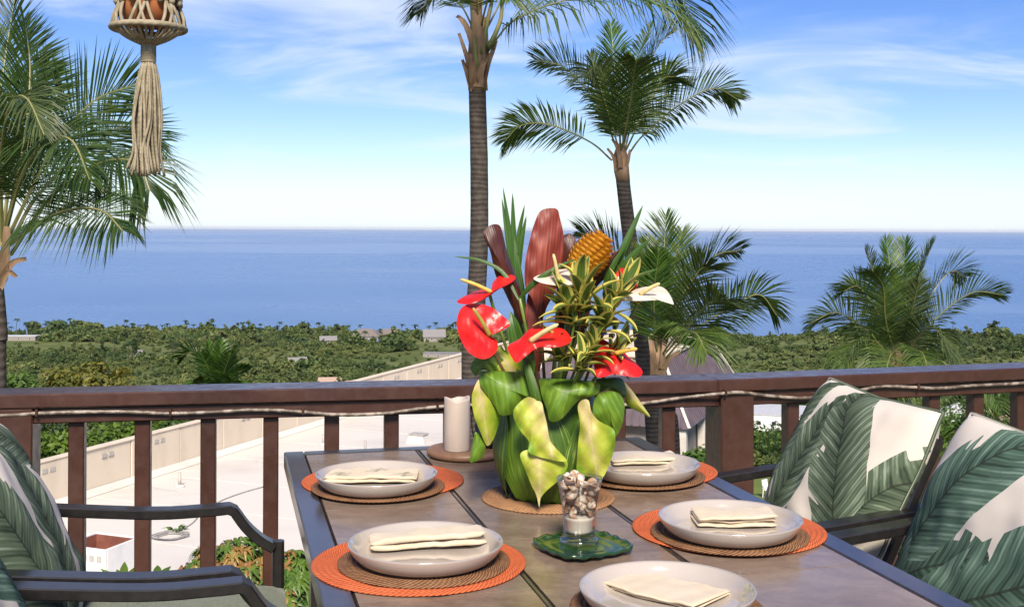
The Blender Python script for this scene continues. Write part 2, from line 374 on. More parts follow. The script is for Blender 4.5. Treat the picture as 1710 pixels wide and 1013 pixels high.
def ico(r, sub=1):
    bm = bmesh.new(); bmesh.ops.create_icosphere(bm, subdivisions=sub, radius=r)
    V = np.array([v.co[:] for v in bm.verts]); F = np.array([[v.index for v in f.verts] for f in bm.faces]); bm.free(); return V, F
def tree(name, label, cat, base, h, dims, mat, n=2600, nclump=26, leaf=0.16, seed=0, group=None, trunk_r=0.14, asp=0.45, lean=(0, 0)):
    base = Vector(base); root = empty(name, base, 0, label, cat, group)
    V, F, UV, cc = crown(n, nclump, dims, leaf, asp, seed)
    c = Vector((lean[0], lean[1], h-dims[2]*0.9)); V = V+np.array(c[:])
    kidm2 = link('crown', fast_mesh('crown', V, F, UV, mat), None, root)
    mb = MB(); mb.tube(bez([(0, 0, -0.6), (0.1*lean[0]+0.06, 0.1*lean[1], h*0.25), c*0.8, c], 8), [trunk_r*(1-0.08*i) for i in range(9)], 8)
    rr = random.Random(seed)
    for k in rr.sample(range(len(cc)), min(8, len(cc))):
        a = Vector((lean[0]*0.5, lean[1]*0.5, h*0.38+0.1*h*rr.random())); b = c+Vector(cc[k])
        mb.tube(bez([a, a.lerp(b, 0.5)+Vector((0, 0, -0.05*h)), b], 5), [trunk_r*0.45*(1-0.15*i) for i in range(6)], 5)
    mb.build('trunk', M_bark, root, True)
    return root

# --- far woodland as one mass: instanced crowns on scattered points (stuff)
TPL = bpy.data.collections.new('crown_templates')
for i, (n, ncl, dims, ls) in enumerate([(420, 15, (1, 1, .72), .15), (420, 17, (1.1, .95, .6), .14), (420, 13, (.9, .9, .95), .15), (360, 11, (1.2, 1.05, .5), .15), (360, 14, (.75, .75, 1.05), .14)]):
    V, F, UV, cc = crown(n, ncl, dims, ls, 0.6, 100+i, 0.6, 0.36)
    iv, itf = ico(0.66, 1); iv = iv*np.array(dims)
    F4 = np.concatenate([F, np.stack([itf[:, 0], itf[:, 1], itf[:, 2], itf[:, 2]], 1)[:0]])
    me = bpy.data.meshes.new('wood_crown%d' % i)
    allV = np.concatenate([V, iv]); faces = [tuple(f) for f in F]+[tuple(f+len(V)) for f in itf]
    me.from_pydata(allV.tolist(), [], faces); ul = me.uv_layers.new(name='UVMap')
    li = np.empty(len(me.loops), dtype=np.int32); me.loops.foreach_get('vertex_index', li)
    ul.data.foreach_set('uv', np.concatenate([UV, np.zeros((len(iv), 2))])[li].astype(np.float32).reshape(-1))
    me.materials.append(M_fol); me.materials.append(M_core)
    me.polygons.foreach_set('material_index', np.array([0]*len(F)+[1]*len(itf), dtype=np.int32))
    TPL.objects.link(bpy.data.objects.new('wood_crown_%d' % i, me))
KEEP_OUT = []          # (x, y, radius) left open for houses, lawn, cars and single trees
def wood_points():
    pts = []; rs = np.random.default_rng(3); y = 84.0
    while y < 868:
        step = 3.4+y*0.0062; xx = -0.62*y-12
        while xx < 0.62*y+12:
            x = xx+rs.uniform(-.55, .55)*step; yy = y+rs.uniform(-.5, .5)*step; xx += step
            if yy > 866+10*math.sin(x*0.011)+6*math.sin(x*0.043): continue
            if any((x-a)**2+(yy-b)**2 < r*r for a, b, r in KEEP_OUT): continue
            gapn = mnoise.noise((x*0.012, yy*0.02, 5.0))
            if gapn > 0.20 and rs.random() < 0.75: continue
            big = mnoise.noise((x*0.009, yy*0.013, 1.3)); s = (1.15 if gapn > .17 else 1.5+2.9*max(0, big+0.15))*(0.55+0.85*rs.random()**1.5)*(1+max(0, (yy-260))*0.0010)
            if rs.random() < 0.06: s *= 1.7
            if yy > 760: s *= 1.25
            pts.append((x, yy, s, rs.random()*6.28, int(rs.integers(0, 5)), 0.8+0.5*rs.random()))
        y += step*0.86
    return pts
def build_wood():
    pts = wood_points(); me = bpy.data.meshes.new('woodland')
    me.vertices.add(len(pts)); a = np.array(pts)
    zz = hz(a[:, 0], a[:, 1])+a[:, 2]*0.42
    me.vertices.foreach_set('co', np.stack([a[:, 0], a[:, 1], zz], 1).astype(np.float32).reshape(-1))
    def attr(nm, ty, key, arr):
        t = me.attributes.new(nm, ty, 'POINT'); t.data.foreach_set(key, arr)
    attr('pick', 'INT', 'value', a[:, 4].astype(np.int32))
    attr('size', 'FLOAT_VECTOR', 'vector', np.stack([a[:, 2], a[:, 2], a[:, 2]*a[:, 5]], 1).astype(np.float32).reshape(-1))
    attr('turn', 'FLOAT_VECTOR', 'vector', np.stack([0*a[:, 3], 0*a[:, 3], a[:, 3]], 1).astype(np.float32).reshape(-1))
    me.materials.append(M_fol)
    o = link('woodland', me, None, kind='stuff', label='scrub and low trees covering the slope down to the shore')
    nt = bpy.data.node_groups.new('scatter_crowns', 'GeometryNodeTree')
    nt.interface.new_socket('Geometry', in_out='INPUT', socket_type='NodeSocketGeometry'); nt.interface.new_socket('Geometry', in_out='OUTPUT', socket_type='NodeSocketGeometry')
    gi = nt.nodes.new('NodeGroupInput'); go = nt.nodes.new('NodeGroupOutput'); ip = nt.nodes.new('GeometryNodeInstanceOnPoints')
    ci = nt.nodes.new('GeometryNodeCollectionInfo'); ci.inputs[0].default_value = TPL; ci.inputs['Separate Children'].default_value = True; ci.inputs['Reset Children'].default_value = True
    def na(nm, ty):
        n = nt.nodes.new('GeometryNodeInputNamedAttribute'); n.data_type = ty; n.inputs[0].default_value = nm; return [s for s in n.outputs if s.enabled and s.name == 'Attribute'][0]
    L = nt.links.new
    L(gi.outputs[0], ip.inputs['Points']); L(ci.outputs[0], ip.inputs['Instance']); ip.inputs['Pick Instance'].default_value = True
    L(na('pick', 'INT'), ip.inputs['Instance Index']); L(na('turn', 'FLOAT_VECTOR'), ip.inputs['Rotation']); L(na('size', 'FLOAT_VECTOR'), ip.inputs['Scale'])
    L(ip.outputs[0], go.inputs[0])
    md = o.modifiers.new('scatter', 'NODES'); md.node_group = nt
    return o

# ================================================================== PALMS
def palm_leaf_mat(name, c1, c2, c3, gloss=0.35):
    g = G(name); u, v = g.uv()
    c = g.mix(g.rng(u, 0.1, 0.85), c1, c2); c = g.mix(g.M('MULTIPLY', g.rng(v, 0.75, 1.0), g.rng(u, 0.55, 0.9)), c, c3)
    return g.bsdf(c, gloss+.08, None, 0.4, trans=0.22, trans_col=g.mix(0.5, c, (0.25, 0.38, 0.03)))
M_palm = palm_leaf_mat('palm_leaflets', (0.034, 0.074, 0.014), (0.105, 0.155, 0.032), (0.22, 0.18, 0.07))
M_palm_pale = palm_leaf_mat('pale_palm_leaflets', (0.045, 0.075, 0.024), (0.10, 0.13, 0.045), (0.24, 0.20, 0.09))
M_palm_bright = palm_leaf_mat('bright_palm_leaflets', (0.030, 0.078, 0.010), (0.085, 0.165, 0.020), (0.18, 0.20, 0.03))
M_palm_dk = palm_leaf_mat('dark_palm_leaflets', (0.015, 0.040, 0.008), (0.052, 0.092, 0.018), (0.15, 0.12, 0.04))
M_rachis = rough_mat('palm_stalk', (0.16, 0.17, 0.05), (0.27, 0.24, 0.10), 3, 0.45, 0, 0.01)
g = G('palm_trunk'); v = g.co(); w = g.wave(g.map(v, (0.35, 0.35, 1)), 3.2, 6.0, 'Z', 4); nn = g.noise(v, 6, 6, 0.65)
M_trunk = g.bsdf(g.mix(g.rng(g.M('ADD', g.M('MULTIPLY', w, .22), g.M('MULTIPLY', nn, .8)), .3, .8), (0.040, 0.032, 0.026), (0.105, 0.088, 0.074)), 0.9, g.bump(g.M('ADD', g.M('MULTIPLY', w, .25), nn), 0.7, 0.03), 0.2)
M_sheath = rough_mat('dry_palm_sheath', (0.16, 0.09, 0.05), (0.38, 0.25, 0.15), 3, 0.85, 0.5, 0.01, (1, 1, .25))
def frond(root, pts, mat, ll=0.27, roll=0.0, n=84, hang=0.35, spread=1.0, bare=0.16, seed=0, rr=0.02, wd=0.032, dih=0.25):
    rs = random.Random(seed); N = 40
    sp = bez(pts, N); L = sum((sp[i+1]-sp[i]).length for i in range(N))
    mb = MB(); mb.tube(sp, [rr*(1-0.85*i/N)+0.003 for i in range(N+1)], 5, mi=1)
    down = Vector((0, 0, -1))
    for side in (-1, 1):
        for k in range(n):
            q = bare+(1-bare)*(k+rs.random()*0.5)/n
            if rs.random() < 0.03: continue
            f = q*N; i = min(int(f), N-1); p = sp[i].lerp(sp[i+1], f-i)
            T = (sp[min(i+2, N)]-sp[max(i-1, 0)]).normalized()
            B = T.cross(Vector((0, 0, 1)))
            if B.length < 0.15: B = T.cross(Vector((0.3, -1, 0)))
            B.normalize(); Nn = B.cross(T).normalized()
            B, Nn = B*math.cos(roll)+Nn*math.sin(roll), Nn*math.cos(roll)-B*math.sin(roll)
            s = (q-bare)/(1-bare); a = math.radians(66-42*s**1.3+rs.uniform(-6, 6))*spread
            d = (T*math.cos(a)+B*side*math.sin(a)+Nn*(dih+rs.uniform(-.12, .12))).normalized()
            ln = 1.12*L*ll*(0.42+0.75*math.sin(PI*min(1, s*0.82+0.16)))*rs.uniform(.88, 1.1)
            ln *= 1 if s < 0.86 else (1-(s-0.86)*3.0)
            hg = hang*rs.uniform(.7, 1.3)
            p1 = p+d*ln*0.5+down*ln*0.10*hg; p2 = p+d*ln*(0.98-0.12*hg)+down*ln*0.42*hg
            wv = d.cross(Nn if abs(d.dot(Nn)) < .9 else T).normalized(); hwid = wd*rs.uniform(.8, 1.15)*min(1, 0.5+ln)
            bendn = Nn*hwid*0.35; ux = rs.random()
            vs = [p-wv*hwid*.25, p+wv*hwid*.25, p1-wv*hwid*.5, p1+bendn, p1+wv*hwid*.5, p2]
            mb.add(vs, [(0, 1, 4, 3), (0, 3, 2), (2, 3, 5), (3, 4, 5)], [(ux, 0), (ux, 0), (ux, .5), (ux, .5), (ux, .5), (ux, 1)])
    return kid(mb, 'frond', [mat, M_rachis], root)
def palm(name, label, trunk, tr, fronds, Y, seed=0, shaft=None, mat=None, group=None, tips=None):
    """trunk / fronds given as image columns and rows with a depth offset from Y (metres)."""
    tp = [at(x, y, Y+dy) for x, y, dy in trunk]
    base = tp[0].copy(); gz = hzf(base.x, base.y)
    if base.z > gz: tp.insert(0, Vector((base.x+0.03*(base.z-gz), base.y, gz-0.3))); base = tp[0].copy()
    root = empty(name, base, 0, label, 'palm tree', group)
    n = 60; sp = bez(tp, n); rs = random.Random(seed)
    mb = MB(); rad = []
    for i in range(n+1): rad.append(tr*(1.18-0.22*i/n+(0.25*max(0, 1-i/6)))*(1+rs.uniform(-.012, .012)))
    mb.tube(sp, rad, 12); kid(mb, 'trunk', M_trunk, root, True)
    for k, fr in enumerate(fronds):
        o = dict(ll=0.27, roll=rs.uniform(-.4, .4), hang=0.4, mat=mat or M_palm); pts = fr[0]; o.update(fr[1] if len(fr) > 1 else {})
        m = o.pop('mat')
        frond(root, [at(x, y, Y+dy) for x, y, dy in pts], m, seed=seed*50+k, **o)
    return root
def sheath(root, pts, Y, w, seed=0, lab=None):
    mb = MB(); mb.blade([at(x, y, Y+d) for x, y, d in pts], w, (0.2*math.sin(seed), -1, 0.1), lambda q: 1-0.55*q, cup=0.5, nu=4, nv=8, wave=0.25, ph=seed)
    return kid(mb, 'leaf_sheath', M_sheath, root, True)
def ground_at(px, py, y0=60, y1=865):
    r = ray(px, py); Y = y0
    while Y < y1:
        if CAMZ+r.z*Y <= hzf(r.x*Y, Y): break
        Y += 1.0
    return Vector((r.x*Y, Y, hzf(r.x*Y, Y)))

# ================================================================== BUILDINGS
M_rwhite = None
g = G('white_roof_membrane'); v = g.co(); f = g.noise(g.map(v, (0.12, 0.25, 1)), 1.6, 7, 0.62); f2 = g.noise(v, 0.35, 5, 0.7, 1.5)
c = g.mix(g.rng(f, 0.45, 0.75), (0.64, 0.595, 0.525), (0.52, 0.485, 0.43)); c = g.mix(g.M('MULTIPLY', g.rng(f2, 0.60, 0.75), 0.5), c, (0.34, 0.33, 0.32))
M_roofw = g.bsdf(c, 0.6, g.bump(f, .15, .03), 0.3)
g = G('cream_parapet_panel'); v = g.co(); f = g.noise(g.map(v, (0.8, 0.8, 0.25)), 1.5, 6, 0.65)
c = g.mix(g.rng(f, 0.4, 0.75), (0.64, 0.55, 0.43), (0.55, 0.47, 0.365)); M_par = g.bsdf(c, 0.75, g.bump(g.noise(v, 20, 3), .1, .01), 0.2)
M_ventd = rough_mat('vent_louvre', (0.36, 0.33, 0.29), (0.44, 0.41, 0.36), 8, 0.7, 0)
M_rust = rough_mat('rust_brown_paint', (0.16, 0.055, 0.035), (0.24, 0.09, 0.06), 3, 0.7, 0.1)
M_plum = rough_mat('plum_metal_roof', (0.085, 0.062, 0.075), (0.125, 0.095, 0.11), 1.5, 0.45, 0.05, spec=0.4)
M_wallc = rough_mat('pale_stucco', (0.50, 0.46, 0.41), (0.60, 0.56, 0.50), 2, 0.85, 0.1)
M_walld = rough_mat('weathered_grey_wall', (0.22, 0.19, 0.17), (0.30, 0.27, 0.24), 2, 0.85, 0.1)
M_wallw = rough_mat('white_siding', (0.66, 0.66, 0.64), (0.76, 0.75, 0.72), 2, 0.7, 0.05)
M_roof_tan = rough_mat('tan_shingle_roof', (0.34, 0.23, 0.17), (0.46, 0.33, 0.25), 3, 0.85, 0.2)
M_roof_grey = rough_mat('grey_shingle_roof', (0.16, 0.15, 0.15), (0.26, 0.245, 0.24), 3, 0.85, 0.2)
M_roof_pale = rough_mat('pale_metal_roof', (0.42, 0.42, 0.41), (0.56, 0.56, 0.55), 2, 0.5, 0.03)
M_roof_thatch = rough_mat('brown_shake_roof', (0.13, 0.11, 0.095), (0.21, 0.175, 0.15), 3, 0.9, 0.2)
g = G('window_glass'); M_glass_w = g.bsdf((0.02, 0.03, 0.04), 0.08, None, 0.6)
M_frame_w = rough_mat('white_window_frame', (0.7, 0.7, 0.68), (0.78, 0.78, 0.76), 4, 0.6, 0)

# --- long flat-roofed building just below the deck
ZT, ZR = -5.08, -6.35
W0 = atz(60, 775, ZT); AD = Vector((722/1900, 1, 0)).normalized(); BD = Vector((AD.y, -AD.x, 0))
def Q(a, b, z): return Vector((W0.x, W0.y, 0))+AD*a+BD*b+Vector((0, 0, z))
MQ = Matrix((( BD.x, AD.x, 0), (BD.y, AD.y, 0), (0, 0, 1)))     # local x -> BD, y -> AD
root = empty('flat_roofed_building', Q(10, 4, -13), 0, 'long flat white roofed building with cream parapet just below the deck', 'building')
A1 = 36.0
mb = MB(); pl = [(-12, 0), (-12, 9.2), (A1, 9.2), (A1, 0)]
nn_ = len(pl); mb.add([Q(a, b, ZR) for a, b in pl], [tuple(range(nn_))]); kid(mb, 'roof_membrane', M_roofw, root)
mb = MB(); vs = [Q(a, b, ZR-0.02) for a, b in pl]+[Q(a, b, -15) for a, b in pl]
mb.add(vs, [(i, (i+1) % nn_, nn_+(i+1) % nn_, nn_+i) for i in range(nn_)]); kid(mb, 'wall', M_wallc, root)
mb = MB()
for (a0, b0), (a1, b1) in (((-12, 9.2), (A1, 9.2)), ((-12, 0.2), (-12, 9.2))):
    mb.bar([Q(a0, b0, ZR+0.05), Q(a1, b1, ZR+0.05)], 0.22, 0.14)
kid(mb, 'roof_edge_trim', M_rust, root)
for k in range(15):
    a_ = -10.5+3.1*k; mb = MB(); mb.bar([Q(a_, .3, ZR+.006), Q(a_+random.uniform(-.1, .1), 9.0, ZR+.006)], .09, .012); kid(mb, 'roof_seam', M_roofw, root)
# parapet panels, each its own slab, with small louvred vents near the top
pw = 2.35; k = 0; a = -12.6
while a < A1-0.1:
    w_ = min(pw, A1-a); jit = random.uniform(-.012, .012)
    mb = MB(); mb.box(Q(a+w_/2, -0.11+jit, (ZT+ZR)/2), (0.22, w_-0.035, ZT-ZR), MQ, 0.012)
    po = kid(mb, 'parapet_panel', M_par, root)
    mb = MB()
    for s in (-0.18, 0.18): mb.box(Q(a+w_*0.55+s*.8, 0.012, ZT-0.24), (0.035, 0.2, 0.12), MQ)
    kid(mb, 'louvre_vent', M_ventd, po); a += w_; k += 1
a = 0.0
while a < 9.1:
    w_ = min(pw, 9.2-a); mb = MB(); mb.box(Q(A1+0.11, a+w_/2, (ZT+ZR)/2), (w_-0.035, 0.22, ZT-ZR), MQ, 0.012); kid(mb, 'parapet_panel', M_par, root); a += w_
mb = MB(); mb.bar([Q(-12.6, -0.1, ZT+0.025), Q(A1+.2, -0.1, ZT+0.025)], 0.28, 0.05); mb.bar([Q(A1+0.1, 0.1, ZT+0.027), Q(A1+.1, 9.2, ZT+0.027)], 0.28, 0.05)
kid(mb, 'parapet_coping', M_par, root)
mb = MB(); mb.add([Q(-12, 0.005, ZR+0.16), Q(A1, 0.005, ZR+0.16), Q(A1, 0.26, ZR+0.012), Q(-12, 0.26, ZR+0.012)], [(0, 1, 2, 3)]); kid(mb, 'roof_cant_strip', M_roofw, root)
# roof hatch kerb (open box, rust inside)
def open_box(c, w, d, h, th):
    o = MB()
    for sx, sy, ww, dd in ((0, -1, w, th), (0, 1, w, th), (-1, 0, th, d-2*th-.004), (1, 0, th, d-2*th-.004)):
        o.box(c+MQ @ Vector((sx*(w-th)/2, sy*(d-th)/2, h/2)), (ww, dd, h), MQ, 0.008)
    return o
hp = atz(168, 948, ZR)
hr = empty('roof_hatch_box', hp, 0, 'open white box with rust brown inside on the white roof', 'roof hatch')
kid(open_box(hp, 1.25, 1.15, 0.62, 0.06), 'side_wall', M_wallw, hr)
mb = MB(); mb.box(hp+Vector((0, 0, 0.28)), (1.12, 1.02, 0.04), MQ); kid(mb, 'inner_panel', M_rust, hr)
for sx, sy, ww, dd in ((0, -1, 1.12, .012), (0, 1, 1.12, .012), (-1, 0, .012, .98), (1, 0, .012, .98)):
    mb = MB(); mb.box(hp+MQ @ Vector((sx*.556, sy*.506, .44)), (ww, dd, .30), MQ); kid(mb, 'inner_lining', M_rust, hr)
mb = MB()
for s in (-.2, 0, .2): mb.box(hp+MQ @ Vector((0.25+s, -0.58, 0.40)), (0.12, 0.014, 0.13), MQ)
kid(mb, 'louvre_vent', M_ventd, hr)
vp = atz(699, 738, ZR)
vr = empty('roof_vent', vp, 0, 'small pale roof vent cap standing on the white roof', 'roof vent')
mb = MB(); mb.box(vp+Vector((0, 0, .14)), (0.72, .6, .28), MQ, 0, 0, 0.72); kid(mb, 'housing', M_roofw, vr)
mb = MB(); mb.box(vp+Vector((0, 0, .30)), (0.6, .5, .035), MQ, .008); kid(mb, 'cap', M_ventd, vr)
for i, (px, py, h_) in enumerate(((610, 760, .5), (540, 742, .35), (300, 812, .42))):
    b = atz(px, py, ZR); r = empty('vent_pipe', b, 0, ['thin grey vent pipe on the white roof behind the table', 'short vent pipe on the far part of the white roof', 'vent pipe on the white roof behind the third left baluster'][i], 'vent pipe', 'vent pipes on the roof')
    mb = MB(); mb.tube([b, b+Vector((0, 0, h_))], .045, 10); kid(mb, 'pipe', M_ventd, r, True); mb = MB(); mb.lathe([(.0, 0), (.16, .0), (.13, .03), (.06, .06), (0, .06)], 14, b+Vector((0, 0, .005))); kid(mb, 'flashing', M_roofw, r, True)
# hose lying on the roof
M_hose = rough_mat('grey_hose', (0.25, 0.24, 0.22), (0.34, 0.33, 0.30), 9, .6, 0)
mb = MB(); cp = [atz(x, y, ZR+0.02) for x, y in ((440, 812), (405, 822), (370, 835), (340, 852), (322, 872), (300, 885), (285, 890))]
mb.tube(bez(cp, 40), 0.018, 5); mb.build('garden_hose', M_hose, None, True, None, 'thin grey hose trailing across the white roof', 'hose')
mb = MB(); cc = atz(285, 895, ZR+0.025)
mb.tube([cc+Vector((math.cos(t)*(0.26+0.010*t)+0.05*math.sin(3*t), math.sin(t)*(0.26+.008*t), 0.003*t)) for t in [i*0.3 for i in range(64)]], 0.017, 5)
mb.build('coiled_hose', M_hose, None, True, None, 'loose coil of hose lying on the white roof', 'hose')
mb = MB()
for i in range(14):
    p = atz(297, 886, ZR+0.02)+Vector((random.uniform(-.2, .2), random.uniform(-.25, .25), 0))
    a = random.uniform(0, 6.28); mb.blade([p, p+Vector((math.cos(a)*.1, math.sin(a)*.1, .10)), p+Vector((math.cos(a)*.25, math.sin(a)*.25, .08))], .08, (0, 0, 1), nv=4, nu=2, uvx=random.random())
mb.build('roof_weeds', M_fol_tree, None, False, None, 'small tuft of weeds growing on the white roof', 'weeds')

# --- mansard-roofed building at the far right end of it
HB = atz(1151, 717, -7.4)
def QB(x, y, z): return Vector((HB.x, HB.y, 0))+BD*x+AD*y+Vector((0, 0, z))
bw, bl = 8.5, 14.0
mr = empty('mansard_building', QB(-4, 5, -14), 0, 'building with plum ribbed mansard roof beyond the flower vase', 'building')
mb = MB(); mb.box(QB(-bw/2, bl/2, -10.6), (bw-1.2, bl-1.2, 6.2), MQ); kid(mb, 'wall', M_walld, mr)
zt, ze, ins = -4.55, -7.4, 1.55
lo = [(0, 0), (0, bl), (-bw, bl), (-bw, 0)]; hi = [(-ins, ins), (-ins, bl-ins), (-bw+ins, bl-ins), (-bw+ins, ins)]
mb = MB(); mb.add([QB(x, y, ze) for x, y in lo]+[QB(x, y, zt) for x, y in hi], [(0, 1, 5, 4), (1, 2, 6, 5), (2, 3, 7, 6), (3, 0, 4, 7), (0, 3, 2, 1)]); ro = kid(mb, 'roof', M_plum, mr)
for i in range(4):
    a0, a1 = Vector((*lo[i], 0)), Vector((*lo[(i+1) % 4], 0)); b0, b1 = Vector((*hi[i], 0)), Vector((*hi[(i+1) % 4], 0))
    ln = (a1-a0).length; nr_ = int(ln/0.36); d = (a1-a0)/ln
    for j in range(1, nr_):
        s = ln*j/nr_; q = a0+d*s
        # rib runs straight up the slope, cut by the hips
        inn = Vector((-d.y, d.x, 0)); reach = min(1.0, s/ins, (ln-s)/ins)
        top = q+inn*ins*reach*(1 if True else 0)
        if i in (0, 1, 2, 3):
            mbr = MB(); mbr.bar([QB(q.x, q.y, ze+.03), QB(top.x, top.y, ze+(zt-ze)*reach+.03)], 0.09, 0.07); kid(mbr, 'rib', M_plum, ro)
mb = MB()
for i in range(4): mb.bar([QB(*lo[i], ze+.05), QB(*hi[i], zt+.05)], .16, .08)
kid(mb, 'hip_cap', M_wallc, ro)
mb = MB()
for i in range(4): mb.bar([QB(*hi[i], zt+.12), QB(*hi[(i+1) % 4], zt+.12)], .3, .30)
mb.box(QB(-bw/2, bl/2, zt+.03), (bw-2*ins-.1, bl-2*ins-.1, .08), MQ); kid(mb, 'flat_cap', M_par, ro)
for i, (x, y) in enumerate(((-0.35, 0.35), (-0.35, 4.5), (-3.9, .35))):
    mb = MB(); mb.box(QB(x, y, -10.6), (.34, .34, 6.4), MQ, .02); kid(mb, 'column', M_wallc, mr)

# --- houses
def house(name, label, base, rz, w, d, h, rh, wm, rm, kind='gable', wins=4, over=0.5, cat='house', group=None, deck=False, storeys=1):
    r = empty(name, base, rz, label, cat, group)
    mb = MB(); mb.box((0, 0, h/2-1.0), (w, d, h+2.0)); mb.build('wall', wm, r)
    mb = MB(); W2, D2 = w/2+over, d/2+over; t = 0.18
    if kind == 'gable':
        for s in (-1, 1):
            mb.add([(-W2, s*D2, h-over*rh/(d/2)), (W2, s*D2, h-over*rh/(d/2)), (W2, 0, h+rh), (-W2, 0, h+rh), (-W2, s*D2, h-over*rh/(d/2)+t), (W2, s*D2, h-over*rh/(d/2)+t), (W2, 0, h+rh+t), (-W2, 0, h+rh+t)],
                   [(0, 1, 2, 3), (4, 5, 6, 7), (0, 1, 5, 4), (0, 3, 7, 4), (1, 2, 6, 5)])
        mb.build('roof', rm, r); mb = MB()
        for s in (-1, 1): mb.add([(s*(w/2-.01), -d/2, h), (s*(w/2-.01), d/2, h), (s*(w/2-.01), 0, h+rh)], [(0, 1, 2)])
        mb.build('gable_wall', wm, r)
    elif kind == 'hip':
        rl = max(0.3, w/2-d/2)
        mb.add([(-W2, -D2, h), (W2, -D2, h), (W2, D2, h), (-W2, D2, h), (-rl, 0, h+rh), (rl, 0, h+rh)], [(0, 1, 5, 4), (1, 2, 5), (2, 3, 4, 5), (3, 0, 4), (3, 2, 1, 0)])
        mb.add([(-W2, -D2, h-t), (W2, -D2, h-t), (W2, D2, h-t), (-W2, D2, h-t), (-W2, -D2, h-.003), (W2, -D2, h-.003), (W2, D2, h-.003), (-W2, D2, h-.003)], [(0, 1, 5, 4), (1, 2, 6, 5), (2, 3, 7, 6), (3, 0, 4, 7), (3, 2, 1, 0)])
        mb.build('roof', rm, r)
    else:
        mb.box((0, 0, h+0.12), (w+.3, d+.3, 0.24)); mb.build('roof', rm, r)
    for st in range(storeys):
        zc = h*(st+0.55)/storeys
        for i in range(wins):
            x = -w/2+w*(i+.5)/wins
            mb = MB(); ww, wh = min(1.3, w/wins*.55), min(1.2, h/storeys*.42)
            for dx, dz, a, b in ((0, wh/2, ww+.2, .1), (0, -wh/2, ww+.2, .1), (-ww/2, 0, .1, wh), (ww/2, 0, .1, wh)): mb.box((x+dx, -d/2-.03, zc+dz), (a, .07, b))
            wo = mb.build('window', M_frame_w, r)
            mb = MB(); mb.box((x, -d/2-.012, zc), (ww, .03, wh)); mb.build('pane', M_glass_w, wo)
        for j in range(max(1, int(wins*d/w))):
            y = -d/2+d*(j+.5)/max(1, int(wins*d/w)); s = -1 if rz < 0 or base[0] > 0 else 1
            mb = MB(); mb.box((s*(w/2+.02), y, zc), (.05, 1.15, 1.1)); wo = mb.build('window', M_frame_w, r)
            mb = MB(); mb.box((s*(w/2+.045), y, zc), (.03, .95, .9)); mb.build('pane', M_glass_w, wo)
    if deck:
        mb = MB(); mb.box((0, -d/2-1.1, h*.48), (w, 2.2, .18)); mb.build('balcony_floor', M_frame_w, r)
        for i in range(13):
            mb = MB(); mb.box((-w/2+.05+(w-.1)*i/12, -d/2-2.15, h*.48+.56), (.07, .07, .94)); mb.build('baluster', M_frame_w, r)
        mb = MB(); mb.box((0, -d/2-2.15, h*.48+1.06), (w, .12, .08)); mb.build('handrail', M_frame_w, r)
        for s in (-1, 0, 1):
            mb = MB(); mb.box((s*(w/2-.1), -d/2-2.15, h*.24-.7), (.16, .16, h*.48+1.4)); mb.build('post', M_frame_w, r)
    KEEP_OUT.append((base[0], base[1], max(w, d)*0.62)); 
    if base[1] > 150: KEEP_OUT.append((base[0]*0.975, base[1]*0.975, w*0.5))
    return r
def hplace(px, py, **k): return ground_at(px, py, k.get('y0', 60))
# right-hand neighbourhood below the deck
house('commercial_building', 'long low building with flat white roof seen right of the thick post', ground_at(1306, 716)+Vector((0, 0, .3)), -0.25, 34, 20, 5.0, 0, M_wallw, M_roof_pale, 'flat', 8, cat='building')
house('gable_house', 'two storey cream gabled house beside the green pillow', ground_at(1378, 742)+Vector((2, 0, 0)), 0.95, 8, 8.5, 5.6, 2.0, M_wallw, M_roof_pale, 'gable', 3, .4, storeys=2)
house('hip_house', 'house with pale hipped roof seen between the right balusters', ground_at(1615, 708), -0.3, 15, 10, 3.0, 3.2, M_wallw, M_roof_pale, 'hip', 4, .7)
house('balcony_house', 'white house with tan roof and white balcony at the right edge', ground_at(1712, 742), 0.25, 12, 9, 5.6, 2.0, M_wallw, M_roof_tan, 'hip', 4, 0.9, storeys=2, deck=True)
house('shed', 'small shed with pale flat roof among the trees', ground_at(1338, 742), 0.1, 6, 4, 2.4, 0, M_wallc, M_roof_pale, 'flat', 2)
